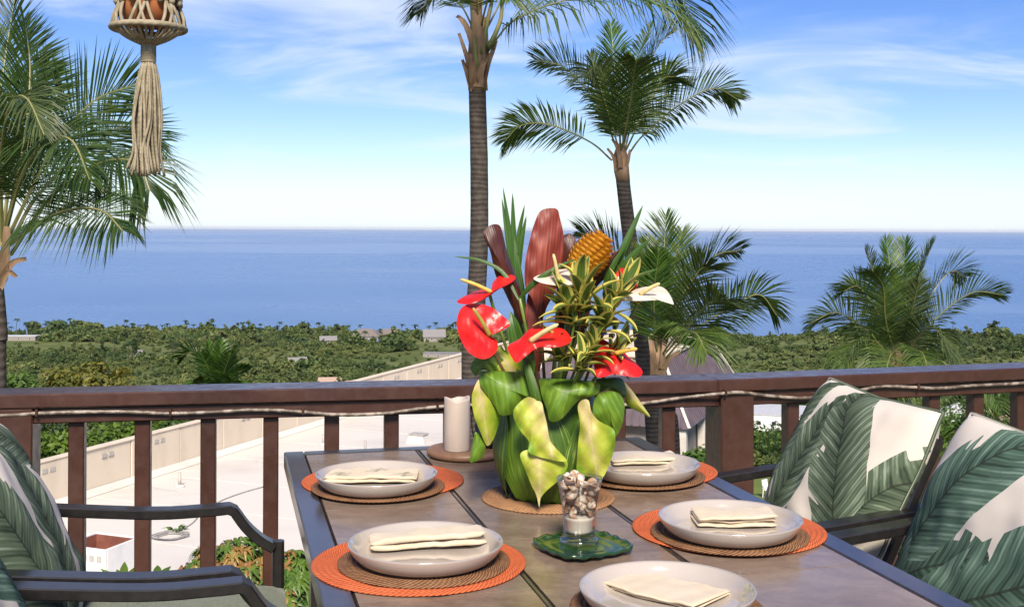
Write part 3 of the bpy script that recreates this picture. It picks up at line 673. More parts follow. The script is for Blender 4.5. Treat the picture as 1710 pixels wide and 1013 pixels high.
# far houses among the woods
for px, py, rz, w, d, h, rh, wm, rm, kd, lab in (
    (548, 574, .2, 11, 8, 3, 2.4, M_walld, M_roof_grey, 'gable', 'far grey roofed house near the shore left of the tall palms'),
    (612, 568, -.2, 22, 13, 3.5, 5, M_walld, M_roof_thatch, 'hip', 'far brown shake roofed house in the shoreline trees'),
    (650, 566, .4, 13, 10, 3.5, 4, M_walld, M_roof_thatch, 'gable', 'smaller brown roofed house next to the big shake roof'),
    (725, 570, .1, 15, 10, 4, 4.5, M_walld, M_roof_grey, 'gable', 'far grey gabled house in the trees beside the tall trunk'),
    (742, 596, -.08, 24, 9, 2.4, 0, M_walld, M_roof_grey, 'flat', 'long low pale roofed building left of the red flower'),
    (496, 618, .5, 9, 7, 3.5, 3, M_walld, M_roof_grey, 'gable', 'weathered grey house half hidden in mid distance scrub'),
    (551, 646, .1, 9, 6, 2.6, 1.5, M_walld, M_roof_tan, 'gable', 'tan roofed house just above the rail left of the cream wall'),
    (583, 650, -.1, 8, 6, 2.6, 1.2, M_rust, M_roof_tan, 'hip', 'low pinkish roofed house just above the rail'),
    (26, 568, .05, 30, 10, 3, 0, M_walld, M_roof_pale, 'flat', 'long white shore building at the far left'),
    (370, 600, .3, 8, 6, 2.6, 2, M_walld, M_roof_grey, 'gable', 'small grey house behind the small palm'),
    (232, 596, -.3, 5, 4, 2.4, 1.6, M_wallc, M_roof_grey, 'gable', 'tiny grey house in the scrub beyond the yellow tree'),
    (770, 562, 0, 12, 9, 3, 3, M_walld, M_roof_tan, 'hip', 'far tan roofed house behind the upper red flower')):
    house('far_house', lab, ground_at(px, py), rz, w, d, h, rh, wm, rm, kd, 4, .6)

# --- lawn, parking, driveway below right
def sheet(name, x0, x1, y0, y1, mat, label, dz=0.06, n=14):
    mb = MB()
    for j in range(n+1):
        for i in range(n+1):
            x, y = x0+(x1-x0)*i/n, y0+(y1-y0)*j/n; mb.v.append((x, y, hzf(x, y)+dz)); mb.uv.append((i/n, j/n))
    for j in range(n):
        for i in range(n): k = j*(n+1)+i; mb.f.append((k, k+1, k+n+2, k+n+1)); mb.mi.append(0)
    return mb.build(name, mat, None, True, kind='structure', label=label)
g = G('mown_grass'); v = g.co(); f = g.noise(v, 1.2, 6, .7)
M_lawn = g.bsdf(g.mix(g.rng(f, .3, .7), (0.10, 0.16, 0.03), (0.19, 0.22, 0.055)), 0.9, g.bump(g.noise(v, 30, 3), .6, .05), 0.1)
M_asph = rough_mat('asphalt', (0.05, 0.05, 0.052), (0.085, 0.083, 0.082), 2, 0.9, .3, .01)
M_drive = rough_mat('grey_gravel_drive', (0.14, 0.125, 0.12), (0.24, 0.22, 0.20), 3, 0.95, .6, .03)
sheet('lawn', 9, 32, 52, 96, M_lawn, 'mown lawn below the deck on the right')
sheet('parking_lot', 34, 64, 196, 222, M_asph, 'asphalt parking lot with parked cars')
sheet('driveway', 5, 26, 26, 47, M_drive, 'grey gravel driveway below the right chairs')
KEEP_OUT += [(20, 88, 14), (46, 196, 12), (52, 212, 14), (36, 150, 3)]
def car(label, base, rz, cm):
    r = empty('parked_car', base, rz, label, 'car', 'cars parked below the deck')
    prof = [(-2.15, .35), (-2.2, .75), (-1.95, .95), (-1.35, 1.0), (-.75, 1.45), (.75, 1.47), (1.35, 1.0), (2.05, .88), (2.2, .7), (2.15, .35)]
    mb = MB(); n = len(prof); vs = []
    for s, k in ((-.86, 0), (.86, 0)): vs += [(x, s*(0.8 if z > 1.1 else 1), z) for x, z in prof]
    mb.add(vs, [tuple(range(n)), tuple(reversed(range(n, 2*n)))]+[(i, (i+1) % n, n+(i+1) % n, n+i) for i in range(n)]); mb.build('body', cm, r)
    mb = MB()
    for s in (-1, 1): mb.add([(-1.2, s*.84, 1.02), (1.2, s*.84, 1.02), (.72, s*.71, 1.4), (-.72, s*.71, 1.4)], [(0, 1, 2, 3)])
    mb.add([(1.36, -.7, 1.03), (1.36, .7, 1.03), (.80, .6, 1.42), (.80, -.6, 1.42)], [(0, 1, 2, 3)]); mb.add([(-1.37, -.7, 1.04), (-1.37, .7, 1.04), (-.80, .6, 1.42), (-.80, -.6, 1.42)], [(0, 1, 2, 3)])
    mb.build('windows', M_glass_w, r)
    for x in (-1.35, 1.35):
        for s in (-.8, .8):
            mb = MB(); mb.tube([(x, s-.1, .32), (x, s+.1, .32)], .32, 14); mb.build('wheel', M_asph, r)
    return r
for px, py, rz, col, lab in ((1268, 772, .35, (0.25, 0.31, 0.42), 'blue grey parked car left of the other parked car'), (1302, 779, .3, (0.55, 0.57, 0.62), 'silver parked car nearer the right balusters')):
    gq = G('car_paint'); m_ = gq.bsdf(col, .3, None, .5, 0.2, coat=.8)
    b = ground_at(px, py, 180); b = Vector((b.x, b.y, b.z+.08)); car(lab, b, rz, m_)
def plastic_chair(base, s=1.0):
    r = empty('lawn_chair', base, 0.7, 'white plastic chair standing on the green lawn', 'chair')
    for x in (-.25, .25):
        for y in (-.25, .25):
            mb = MB(); mb.bar([(x, y, 0), (x*.92, y*.92, .45)], .05, .05); mb.build('leg', M_frame_w, r)
        mb = MB(); mb.bar([(x*1.1, -.25, .66), (x*1.1, .25, .68)], .06, .04); mb.build('armrest', M_frame_w, r)
    mb = MB(); mb.box((0, 0, .44), (.52, .52, .04), None, .01); mb.build('seat', M_frame_w, r)
    mb = MB(); mb.box((0, .29, .74), (.5, .04, .54), Matrix.Rotation(-.15, 3, 'X'), .01); mb.build('backrest', M_frame_w, r); r.scale = (s, s, s)
b = atz(1284, 838, -14.0); b = ground_at(1284, 836, 40); plastic_chair(b+Vector((0, 0, .06)))
# white garden urn on a plinth at the driveway
b = ground_at(1533, 944, 20); ur = empty('garden_urn', b, 0, 'white urn on a stone plinth seen between the right chairs', 'urn')
mb = MB(); mb.box((0, 0, .12), (.34, .34, .24), None, .02); mb.build('plinth', M_wallc, ur)
mb = MB(); mb.lathe([(.0, .24), (.11, .24), (.07, .34), (.16, .5), (.21, .66), (.17, .78), (.2, .84), (.15, .84), (.1, .7), (0, .68)], 18); mb.build('bowl', M_frame_w, ur, True)

# ================================================================== PALMS IN VIEW
F = lambda *p: list(p)
H = dict
p1 = palm('coconut_palm', 'tall coconut palm with ringed grey trunk behind the vase, crown cut by the top edge', [(787, 640, 0), (794, 520, 0), (800, 400, 0), (800, 270, 0), (797, 140, 0), (799, 40, 0)], 0.165, [
    (F((806, 100, 0), (832, 62, -.3), (858, 35, -.5), (920, 8, -.8), (1020, -12, -1), (1105, 5, -1), (1158, 62, -1)), H(roll=-.5, ll=.27, hang=1.1, n=96, bare=.28)),
    (F((806, 60, 0), (880, -60, .5), (1000, -80, 1), (1110, -40, 1.2), (1172, 62, 1.2)), H(roll=.5, ll=.25, hang=.9, n=96)),
    (F((795, 60, 0), (770, 10, .5), (735, -12, .8), (700, 22, 1.2)), H(roll=.3, ll=.34, hang=.9, bare=.3)),
    (F((800, 60, 0), (815, 0, -.8), (835, -30, -1.5), (850, 0, -2.0)), H(roll=.3, ll=.3, hang=.7, bare=.4)),
    (F((800, 40, 0), (790, -100, 0), (760, -210, -.5)), H()), (F((800, 40, 0), (830, -120, .5), (900, -230, .5)), H()),
    (F((798, 40, 0), (740, -90, -.5), (640, -110, -1), (560, -40, -1)), H(hang=.8)), (F((800, 40, 0), (800, -60, 1.5), (810, -80, 3), (820, -40, 4)), H(hang=.8)),
    (F((800, 50, 0), (790, -60, -1), (770, -90, -2.5)), H(hang=.8))], 22, 1)
for i, (pts, w) in enumerate([([(802, 150, 0), (800, 95, -.2), (797, 20, -.22), (796, -20, -.2)], .30), ([(790, 140, 0), (783, 110, -.2), (776, 85, -.22), (766, 56, -.1)], .13), ([(795, 100, -.1), (785, 60, -.25), (772, 35, -.2), (762, 28, 0)], .16),
                              ([(806, 140, 0), (815, 105, -.2), (822, 88, -.15), (829, 68, -.05)], .14), ([(786, 140, -.1), (779, 118, -.2), (772, 100, -.1)], .12), ([(800, 145, -.2), (803, 120, -.26), (812, 98, -.2)], .2), ([(794, 150, -.1), (790, 125, -.26), (788, 90, -.2)], .2)]): sheath(p1, pts, 22, w, i)
mb = MB(); mb.tube([at(797, 152, 22), at(797.5, 132, 22), at(799, 95, 22), at(800, 30, 22)], [.175, .19, .21, .16], 12); kid(mb, 'crown_shaft', M_sheath, p1, True)
for a in (((815, 80), (828, 55), (838, 20), (834, -40)), ((797, 120), (790, 40), (786, -30), (780, -90)), ((806, 90), (812, 45), (822, 0), (830, -60))):
    mb = MB(); mb.tube(bez([at(x, y, 21.8) for x, y in a], 10), [.06-.003*i for i in range(11)], 6); kid(mb, 'leaf_stalk', M_rachis, p1, True)
p2 = palm('coconut_palm', 'slender coconut palm leaning right of the vase, full crown against the sky', [(1092, 735, 0), (1078, 640, 0), (1062, 480, 0), (1047, 360, 0), (1037, 275, 0)], 0.155, [
    (F((1022, 268, 0), (985, 237, 0), (917, 208, -.3), (870, 210, -.5), (843, 236, -.6)), H(roll=-1.0, ll=.24, hang=.5, bare=.3, n=90)),
    (F((1047, 262, 0), (1073, 227, 0), (1128, 180, .2), (1190, 148, .4), (1232, 166, .5)), H(roll=.9, ll=.24, hang=.5, bare=.25, n=90)),
    (F((1037, 262, 0), (1033, 200, -.6), (1018, 145, -1.2), (995, 115, -1.8), (977, 128, -2.2)), H(roll=-.1, ll=.3, hang=.7, n=66, mat=M_palm_pale)),
    (F((1037, 260, 0), (1030, 160, .3), (1020, 40, .6)), H(roll=.2, ll=.24, mat=M_palm_bright, n=92)),
    (F((1034, 258, 0), (1000, 180, .3), (945, 115, .6), (893, 100, .8)), H(roll=-.7, ll=.27, hang=.4, mat=M_palm_bright)),
    (F((1042, 258, 0), (1065, 165, .5), (1095, 85, .8), (1128, 48, 1)), H(roll=.6, ll=.25, hang=.3)),
    (F((1042, 258, 0), (1075, 190, -.3), (1105, 135, -.5), (1128, 128, -.7)), H(roll=.9, ll=.32, hang=.4)),
    (F((1040, 258, 0), (1045, 150, .8), (1088, 40, 1.6)), H(roll=.3, ll=.2)),
    (F((1036, 258, 0), (1010, 170, -.4), (985, 90, -.6)), H(roll=-.3, ll=.26)),
    (F((1036, 258, 0), (1050, 190, -1), (1058, 130, -1.6), (1062, 105, -2)), H(roll=.2, ll=.30, hang=.4)),
    (F((1038, 258, 0), (1060, 180, 1), (1100, 130, 2), (1130, 140, 2.6)), H(roll=.4))], 25, 2)
mb = MB(); mb.tube([at(1041, 305, 25), at(1038, 285, 25), at(1036, 262, 25), at(1037, 240, 25)], [.15, .168, .165, .08], 12); kid(mb, 'crown_shaft', M_sheath, p2, True)
for i, (pts, w) in enumerate([([(1030, 285, -.1), (1024, 262, -.2), (1014, 248, -.15)], .1), ([(1044, 285, -.1), (1050, 260, -.2), (1052, 250, -.15)], .1), ([(1036, 280, -.2), (1032, 250, -.25), (1022, 232, -.2)], .12)]): sheath(p2, pts, 25, w, i)
p3 = palm('coconut_palm', 'coconut palm just right of the vase with crown low against the sea', [(1122, 760, 0), (1112, 690, 0), (1100, 620, 0)], 0.15, [
    (F((1098, 605, 0), (1106, 480, 0), (1112, 358, .2)), H(roll=.2, ll=.25, n=64, hang=.2)),
    (F((1104, 600, 0), (1138, 500, .2), (1190, 430, .5), (1238, 418, .8)), H(roll=.7, ll=.25, n=90)),
    (F((1108, 602, 0), (1150, 558, -.2), (1222, 512, -.5), (1268, 492, -.6), (1297, 526, -.7)), H(roll=.9, ll=.26, n=92, hang=.6)),
    (F((1094, 600, 0), (1062, 480, .3), (1015, 410, .6), (968, 388, .8)), H(roll=-.7, ll=.26, n=88)),
    (F((1100, 600, 0), (1125, 520, -.5), (1165, 455, -.9), (1185, 445, -1.1)), H(roll=.6, ll=.3, mat=M_palm_pale)),
    (F((1102, 600, 0), (1150, 545, -.8), (1185, 505, -1.5), (1212, 505, -2)), H(roll=.5, ll=.34, mat=M_palm_pale)),
    (F((1098, 600, 0), (1085, 480, .6), (1082, 400, 1)), H(roll=-.2, ll=.26)), (F((1100, 600, 0), (1118, 470, 1), (1140, 385, 1.8)), H(roll=.3, ll=.25)),
    (F((1100, 600, 0), (1130, 560, -1), (1160, 555, -2), (1180, 590, -2.6)), H(roll=.2, ll=.3, hang=.8)),
    (F((1098, 600, 0), (1092, 500, -.8), (1100, 420, -1.4)), H(roll=0, ll=.24, mat=M_palm_bright))], 22, 3)
mb = MB(); mb.tube([at(1102, 650, 22), at(1100, 625, 22), at(1098, 600, 22), at(1099, 555, 22)], [.145, .16, .155, .07], 12); kid(mb, 'crown_shaft', M_sheath, p3, True)
for i, (pts, w) in enumerate([([(1106, 625, -.15), (1116, 600, -.25), (1136, 586, -.3)], .12), ([(1092, 625, -.15), (1090, 595, -.25), (1086, 560, -.2)], .18), ([(1104, 615, -.2), (1108, 580, -.26), (1108, 540, -.2)], .12)]): sheath(p3, pts, 22, w, i)
p4 = palm('coconut_palm', 'bushy coconut palm rising above the right rail against the sea', [(1512, 700, 0), (1502, 640, 0), (1500, 605, 0)], 0.16, [
    (F((1500, 610, 0), (1492, 500, 0), (1480, 398, .2)), H(roll=.1, ll=.22, hang=.15, mat=M_palm_bright)), (F((1500, 610, 0), (1505, 500, 0), (1512, 400, .2)), H(roll=.1, ll=.22, hang=.15, mat=M_palm_bright)),
    (F((1503, 610, 0), (1525, 490, .2), (1560, 402, .4)), H(roll=.4, ll=.22, hang=.2)), (F((1497, 610, 0), (1468, 490, .2), (1446, 412, .3)), H(roll=-.4, ll=.18, hang=.3)),
    (F((1495, 608, 0), (1455, 560, -.2), (1400, 522, -.4), (1352, 540, -.6)), H(roll=-.9, ll=.28, hang=.5)), (F((1496, 606, 0), (1470, 530, -.2), (1435, 480, -.4), (1408, 486, -.5)), H(roll=-.7, ll=.28, hang=.4)),
    (F((1505, 606, 0), (1555, 540, -.2), (1620, 490, -.4), (1676, 492, -.6)), H(roll=.8, ll=.24, hang=.3)), (F((1504, 606, 0), (1545, 510, .2), (1585, 455, .5), (1612, 462, .8)), H(roll=.7, ll=.26, hang=.4)),
    (F((1504, 608, 0), (1535, 560, -.8), (1562, 548, -1.5), (1588, 600, -2)), H(roll=.5, ll=.32, hang=.8, mat=M_palm_pale)), (F((1496, 608, 0), (1462, 570, -.8), (1430, 575, -1.5), (1412, 608, -2)), H(roll=-.5, ll=.32, hang=.8)),
    (F((1500, 606, 0), (1480, 540, -.8), (1475, 480, -1.4), (1460, 455, -1.8)), H(roll=-.2, ll=.26)), (F((1502, 606, 0), (1520, 530, -.8), (1535, 470, -1.4)), H(roll=.2, ll=.26, mat=M_palm_pale)),
    (F((1500, 606, 0), (1495, 520, 1), (1530, 440, 2)), H(ll=.25)), (F((1500, 606, 0), (1450, 510, 1), (1425, 470, 2)), H(ll=.25)), (F((1502, 608, 0), (1530, 585, -1.2), (1545, 600, -2), (1550, 650, -2.4)), H(roll=.2, ll=.3, hang=.9)),
    (F((1498, 608, 0), (1490, 590, -1.4), (1482, 610, -2.4), (1476, 660, -2.9)), H(ll=.3, hang=.9))], 30, 4)
mb = MB(); mb.tube([at(1502, 640, 30), at(1500, 610, 30), at(1500, 570, 30)], [.2, .24, .12], 12); kid(mb, 'crown_shaft', M_sheath, p4, True)
p5 = palm('coconut_palm', 'large coconut palm at the left edge with fronds reaching over the hanger', [(-4, 660, 0), (-2, 560, 0), (-8, 470, 0), (-3, 420, 0)], 0.082, [
    (F((18, 425, 0), (79, 336, -.3), (146, 284, -.6), (192, 267, -.8), (232, 275, -.9), (250, 318, -1)), H(wd=.020, roll=-.5, ll=.29, hang=1.1, n=110, dih=.05)),
    (F((12, 400, 0), (50, 322, 0), (95, 236, .2), (158, 168, .4), (232, 140, .5)), H(wd=.020, roll=-1.35, ll=.30, hang=.12, n=84, bare=.2)),
    (F((16, 410, 0), (60, 330, .3), (130, 262, .8), (205, 212, 1), (270, 236, 1.2)), H(wd=.020, roll=-1.1, ll=.27, hang=.4, n=90)),
    (F((4, 400, 0), (2, 260, -.5), (18, 175, -.9), (45, 165, -1.2), (74, 225, -1.4)), H(wd=.020, roll=-.2, ll=.2, hang=.8, mat=M_palm_pale, n=96)),
    (F((0, 400, 0), (-8, 240, .3), (10, 90, .5), (28, -20, .6)), H(wd=.020, roll=-.3, ll=.21, hang=.2, n=70)),
    (F((4, 400, 0), (22, 260, .4), (55, 160, .6), (82, 105, .8)), H(wd=.020, roll=-1.2, ll=.22, hang=.15, mat=M_palm_bright, n=92)),
    (F((6, 400, 0), (35, 300, -.5), (75, 235, -1), (120, 235, -1.4), (150, 300, -1.7)), H(wd=.020, roll=-.5, ll=.24, hang=.8, n=96)),
    (F((4, 410, 0), (-60, 300, 0), (-130, 240, 0), (-200, 260, 0)), H(wd=.020, roll=.5)), (F((2, 410, 0), (-30, 250, 0), (-80, 120, 0), (-140, 80, 0)), H(wd=.020, roll=.3)),
    (F((6, 405, 0), (30, 270, 1), (20, 150, 2), (-10, 60, 2.5)), H(wd=.020, roll=.2, mat=M_palm_bright)), 
    (F((8, 415, 0), (70, 370, -.8), (120, 350, -1.4), (170, 352, -1.9), (205, 385, -2.2)), H(wd=.020, roll=-.5, ll=.2, hang=1.0, n=92)),
    (F((6, 400, 0), (40, 240, -.2), (50, 120, 0), (40, 30, .2)), H(wd=.020, roll=-.6, ll=.22, hang=.2, n=96))], 12, 5, mat=M_palm_dk)
for i, (pts, w) in enumerate([([(2, 470, -.05), (10, 430, -.14), (13, 378, -.15)], .15), ([(4, 470, -.1), (20, 440, -.16), (44, 432, -.1)], .09), ([(0, 480, -.1), (14, 455, -.16), (28, 462, -.12)], .08)]): sheath(p5, pts, 12, w, i)
p6 = palm('coconut_palm', 'small young palm above the left rail', [(366, 700, 0), (364, 665, 0)], 0.16, [
    (F((362, 675, 0), (348, 620, 0), (322, 588, 0), (300, 596, 0)), H(roll=-.6, ll=.3, n=44, wd=.085, mat=M_palm_bright)), (F((363, 675, 0), (356, 620, 0), (345, 570, 0)), H(ll=.26, n=44, wd=.085, mat=M_palm_bright)), (F((365, 675, 0), (366, 620, 0), (368, 566, 0)), H(ll=.26, n=44, wd=.085, mat=M_palm_bright)),
    (F((366, 675, 0), (378, 620, 0), (398, 578, 0)), H(ll=.26, roll=.3, n=44, wd=.085, mat=M_palm_bright)), (F((368, 675, 0), (390, 630, 0), (415, 612, 0)), H(ll=.3, roll=.5, n=44, wd=.085, mat=M_palm_bright)), (F((362, 675, 0), (336, 640, -.5), (318, 640, -1)), H(ll=.3, roll=-.4, n=44, wd=.085, mat=M_palm_bright)), (F((364, 675, 0), (352, 625, -.8), (336, 592, -1.4)), H(ll=.28, n=44, wd=.085, mat=M_palm_bright)),
    (F((366, 675, 0), (384, 640, -1), (404, 640, -1.6)), H(ll=.3, roll=.4, n=44, wd=.085, mat=M_palm_bright)), (F((365, 675, 0), (372, 630, -1), (385, 590, -1.8)), H(ll=.28, n=44, wd=.085, mat=M_palm_bright))], 46, 6)
# a low palm right of the chair and one far below, only fronds showing between balusters
p7 = palm('coconut_palm', 'low palm with pale arching fronds between the right balusters', [(1690, 860, 0), (1685, 800, 0)], 0.12, [
    (F((1685, 810, 0), (1650, 740, 0), (1610, 715, 0), (1580, 725, 0)), H(roll=-.5, ll=.26, mat=M_palm_bright, hang=.8)), (F((1685, 810, 0), (1640, 765, -.3), (1600, 745, -.6), (1570, 770, -.8)), H(roll=-.6, ll=.28, hang=.8)),
    (F((1685, 810, 0), (1660, 700, 0), (1630, 660, .2)), H(ll=.24)), (F((1685, 810, 0), (1700, 700, 0), (1720, 650, .2)), H(ll=.24)), (F((1685, 810, 0), (1630, 800, -.3), (1590, 810, -.6), (1565, 850, -.8)), H(roll=-.4, ll=.3, hang=.9)),
    (F((1685, 810, 0), (1740, 740, 0), (1790, 720, 0)), H())], 20, 7)

# shoreline palms: many small ones, single meshes
def mini_palm(seed):
    rs = random.Random(seed); mb = MB(); b = rs.uniform(-.9, .9)
    mb.tube(bez([(0, 0, -1), (b*.3, 0, 4), (b, 0, 9)], 6), [.22, .2, .18, .17, .16, .15, .14], 5, mi=1)
    for k in range(15):
        a = k*2.4+rs.uniform(-.3, .3); e = rs.uniform(-.5, 1.0); c = Vector((b, 0, 9)); d = Vector((math.cos(a), math.sin(a), e)).normalized(); l = rs.uniform(2.2, 3.1)
        mb.blade([c, c+d*l*.5, c+d*l*.95+Vector((0, 0, -.45*l))], 1.15, (0, 0, 1), 'leaf', fold=-.5, nu=2, nv=4, uvx=rs.random())
    return mb.mesh('shore_palm', [M_fol_dark, M_trunk])
minis = [mini_palm(i) for i in range(5)]
rs_ = random.Random(11); xs_ = [14, 24, 33, 42, 52, 60, 70, 84, 110, 205, 216, 226, 240, 250, 262, 274, 285, 296, 306, 318, 330, 338, 352, 366, 404, 414, 432, 470, 486, 500, 520, 524, 533, 541, 548, 556, 566, 580, 600, 640, 664, 676, 682, 694, 704, 716, 728, 745, 762, 826, 1140, 1230, 1590, 1652, 1665]
for i, px in enumerate(xs_):
    px += rs_.uniform(-7, 7); Y = rs_.uniform(815, 868); X = (px-CX)/FPX*Y
    link('shore_palm', minis[i % 5], None, None, Vector((X, Y, max(hzf(X, Y), OCEAN_Z-.5))), ('tiny shoreline palm in the row at the far left edge' if px < 150 else 'tiny shoreline palm left of the small young palm' if px < 390 else 'tiny shoreline palm between the small young palm and the tall trunk' if px < 630 else 'tiny shoreline palm just left of the tall trunk' if px < 780 else 'tiny shoreline palm behind the vase' if px < 1300 else 'tiny shoreline palm right of the far right palm'), 'palm tree', 'palms along the shoreline', rot=(0, 0, rs_.random()*6.28)).scale = (rs_.uniform(.75, 1.0)*1.25, rs_.uniform(.75, 1.0)*1.25, rs_.uniform(.6, 1.25))
for i, (px, py) in enumerate(((190, 600), (288, 592), (310, 588), (322, 590), (345, 584), (360, 590), (470, 590), (486, 596), (440, 586), (610, 580), (128, 590), (215, 604))):
    b = ground_at(px, py); link('inland_palm', minis[i % 5], None, None, b, ('small dark palm in the scrub left of the conifer spire' if px < 222 else 'small dark palm in the scrub behind the small young palm' if px < 400 else 'small dark palm in the scrub left of the cream parapet'), 'palm tree', 'palms in the scrub', rot=(0, 0, i*1.3)).scale = (1.15, 1.15, 1.1)
# one slim dark conifer
b = ground_at(225, 604); r = empty('columnar_conifer', b, 0, 'slim dark conifer spire in the scrub', 'tree')
V, F_, UV, cc_ = crown(900, 40, (1.6, 1.6, 6.5), .5, .5, 77, .3, .3); link('crown', fast_mesh('crown', V+np.array([0, 0, 7]), F_, UV, M_fol_dark), None, r)
mb = MB(); mb.tube([(0, 0, -1), (0, 0, 11)], [.3, .1], 6); mb.build('trunk', M_bark, r)
KEEP_OUT.append((b.x, b.y, 3))

# single trees nearer by
def tree_px(name, label, px, ptop, Y, dims, mat, seed, n=3200, leaf=.2, group=None, nclump=28, **k):
    X = (px-CX)/FPX*Y; gz = hzf(X, Y); top = at(px, ptop, Y).z
    KEEP_OUT.append((X, Y, dims[0]*0.9))
    return tree(name, label, 'tree', (X, Y, gz), max(top-gz, dims[2]*1.2), dims, mat, n, nclump, leaf, seed, group, **k)
tree_px('leafy_tree', 'yellow green tree with rounded crown above the left rail', 148, 598, 62, (2.7, 2.4, 1.9), M_fol_yel, 21, 4200, .17)
tree_px('leafy_tree', 'dark green tree left of the yellow green one', 55, 622, 66, (2.6, 2.5, 1.9), M_fol_tree, 22, 3600, .17)
tree_px('leafy_tree', 'dark tree behind the left end of the parapet', 62, 688, 44, (1.8, 2, 2.2), M_fol_dark, 23, 3400, .14)
tree_px('leafy_tree', 'fresh green tree overhanging the parapet between the left balusters', 112, 697, 40, (1.9, 1.6, 1.6), M_fol_lime, 24, 4200, .12)
tree_px('leafy_tree', 'fresh green tree right of the second left baluster', 205, 690, 43, (2.4, 1.8, 1.7), M_fol_lime, 25, 4600, .12)
tree_px('leafy_tree', 'green tree top just above the parapet under the rail', 295, 692, 52, (2.2, 2, 1.4), M_fol_tree, 26, 3400, .14)
tree_px('leafy_tree', 'low dark tree beyond the parapet above the left rail', 480, 640, 84, (3.2, 3, 1.6), M_fol_tree, 27, 3000, .2)
for i, (px, pt, Y, dm, m) in enumerate(((1290, 704, 150, (5.2, 4, 3.4), 'd'), (1330, 712, 140, (4.0, 4, 3), 't'), (1340, 740, 96, (2.0, 2, 2.2), 'l'), (1225, 690, 130, (5, 4, 3.4), 't'), (1160, 676, 120, (4, 4, 3), 'l'), (1172, 700, 70, (2.4, 2, 2.2), 't'),
    (1400, 668, 170, (6, 5, 4), 't'), (1440, 690, 130, (5, 5, 4), 'd'), (1542, 676, 110, (5, 4, 3.6), 't'), (1600, 704, 84, (3.0, 3, 2.6), 'l'), (1630, 730, 60, (2.2, 2, 2.0), 't'), (1610, 770, 44, (1.8, 1.8, 1.8), 'd'), (1625, 660, 190, (7, 6, 4), 't'), (1690, 640, 240, (10, 8, 5), 't'), (1660, 700, 120, (3.5, 3.5, 3), 'l'),
    (1700, 720, 70, (2.2, 2.2, 2.2), 't'), (1500, 780, 46, (2.4, 2.2, 2.2), 't'), (1545, 800, 38, (1.6, 1.6, 1.8), 'd'), (1590, 850, 30, (1.5, 1.4, 1.5), 't'), (1312, 826, 58, (1.1, 1, .9), 'd'), (1180, 740, 48, (1.3, 1.2, 1.3), 't'), (1275, 756, 170, (3, 2.6, 2), 'd'))):
    tree_px('garden_tree', ['broad tree in the gardens seen past the thick post', 'round tree standing in front of the white flat roofed building', 'small bright tree at the near edge of the lawn trees', 'tree behind the thick post', 'bright tree left of the thick post', 'small tree right of the mansard roof',
        'tree just behind the far right pillow', 'dark tree behind the far right pillow', 'tree right of the far right pillow under the rail', 'bright tree between the last two balusters', 'tree below the pale hipped house', 'dark tree low between the right balusters', 'tree beyond the pale hipped house', 'wide tree mass behind the balcony house', 'bright tree left of the balcony house',
        'small tree under the balcony house', 'tree behind the far right chair back', 'dark shrubby tree behind the far right chair back', 'low tree beside the near right pillow', 'low dark shrub at the front of the lawn', 'small tree behind the right end of the table', 'dark hedge like tree beyond the parked cars'][i],
        px, pt, Y, dm, {'d': M_fol_dark, 't': M_fol_tree, 'l': M_fol_lime}[m], 40+i, 1700, .09+Y*.0012, 'trees in the gardens below')
build_wood()
# mango bush with reddish young leaves right below the deck
def mango(label, px, ptop, Y, dims, seed, redf):
    X = (px-CX)/FPX*Y; gz = hzf(X, Y); top = at(px, ptop, Y).z; r = empty('mango_bush', (X, Y, gz), 0, label, 'bush', 'bushes below the deck')
    rs = np.random.default_rng(seed); h = top-gz; nt_ = 640; mbA, mbR = MB(), MB(); rr = random.Random(seed)
    for k in range(nt_):
        d = rs.normal(size=3); d /= np.linalg.norm(d); d[2] = abs(d[2])*1.0-0.25; rad = 0.66+0.34*rs.random()
        p = Vector((d[0]*dims[0]*rad, d[1]*dims[1]*rad, h-dims[2]+d[2]*dims[2]*rad))
        red = rr.random() < redf*(0.35+1.0*max(0, d[2])); mb = mbR if red else mbA; ux0 = rr.random()
        axis = Vector((d[0], d[1], d[2]+.5)).normalized()
        for j in range(11 if not red else 9):
            a = j*2.4; s = axis.orthogonal().normalized(); s = s*math.cos(a)+axis.cross(s)*math.sin(a)
            e = s*.9+axis*rr.uniform(-.1, .7); e.normalize(); l = rr.uniform(.085, .14)
            mb.blade([p, p+e*l*.5+Vector((0, 0, .012)), p+e*l+Vector((0, 0, -.05 if not red else -.07))], .034, axis, 'leaf', nu=2, nv=4, fold=-.25, uvx=min(1, max(0, ux0*.6+rr.random()*.4)))
    mbA.build('foliage', M_mango, r); mbR.build('young_leaves', M_mango_red, r)
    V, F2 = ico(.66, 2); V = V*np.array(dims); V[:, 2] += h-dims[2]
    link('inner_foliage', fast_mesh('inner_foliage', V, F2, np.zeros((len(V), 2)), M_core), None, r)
    mb = MB(); mb.tube(bez([(0, 0, -.4), (.1, 0, h*.4), (0, 0, h-dims[2])], 6), .09, 7)
    for k in range(7):
        a = k*.9; mb.tube([(0, 0, h*.45), (math.cos(a)*dims[0]*.6, math.sin(a)*dims[1]*.6, h-dims[2]*.7)], [.05, .02], 5)
    mb.build('stem', M_bark, r, True); return r
mango('mango bush with orange young leaves behind the left balusters', 395, 868, 10.5, (.72, .6, .8), 5, .5)
mango('green leafy bush beside the left edge of the table', 492, 880, 9.6, (.40, .5, .85), 6, .12)
mango('low green bush under the left chair arm', 350, 946, 9.2, (.75, .5, .7), 8, .15)
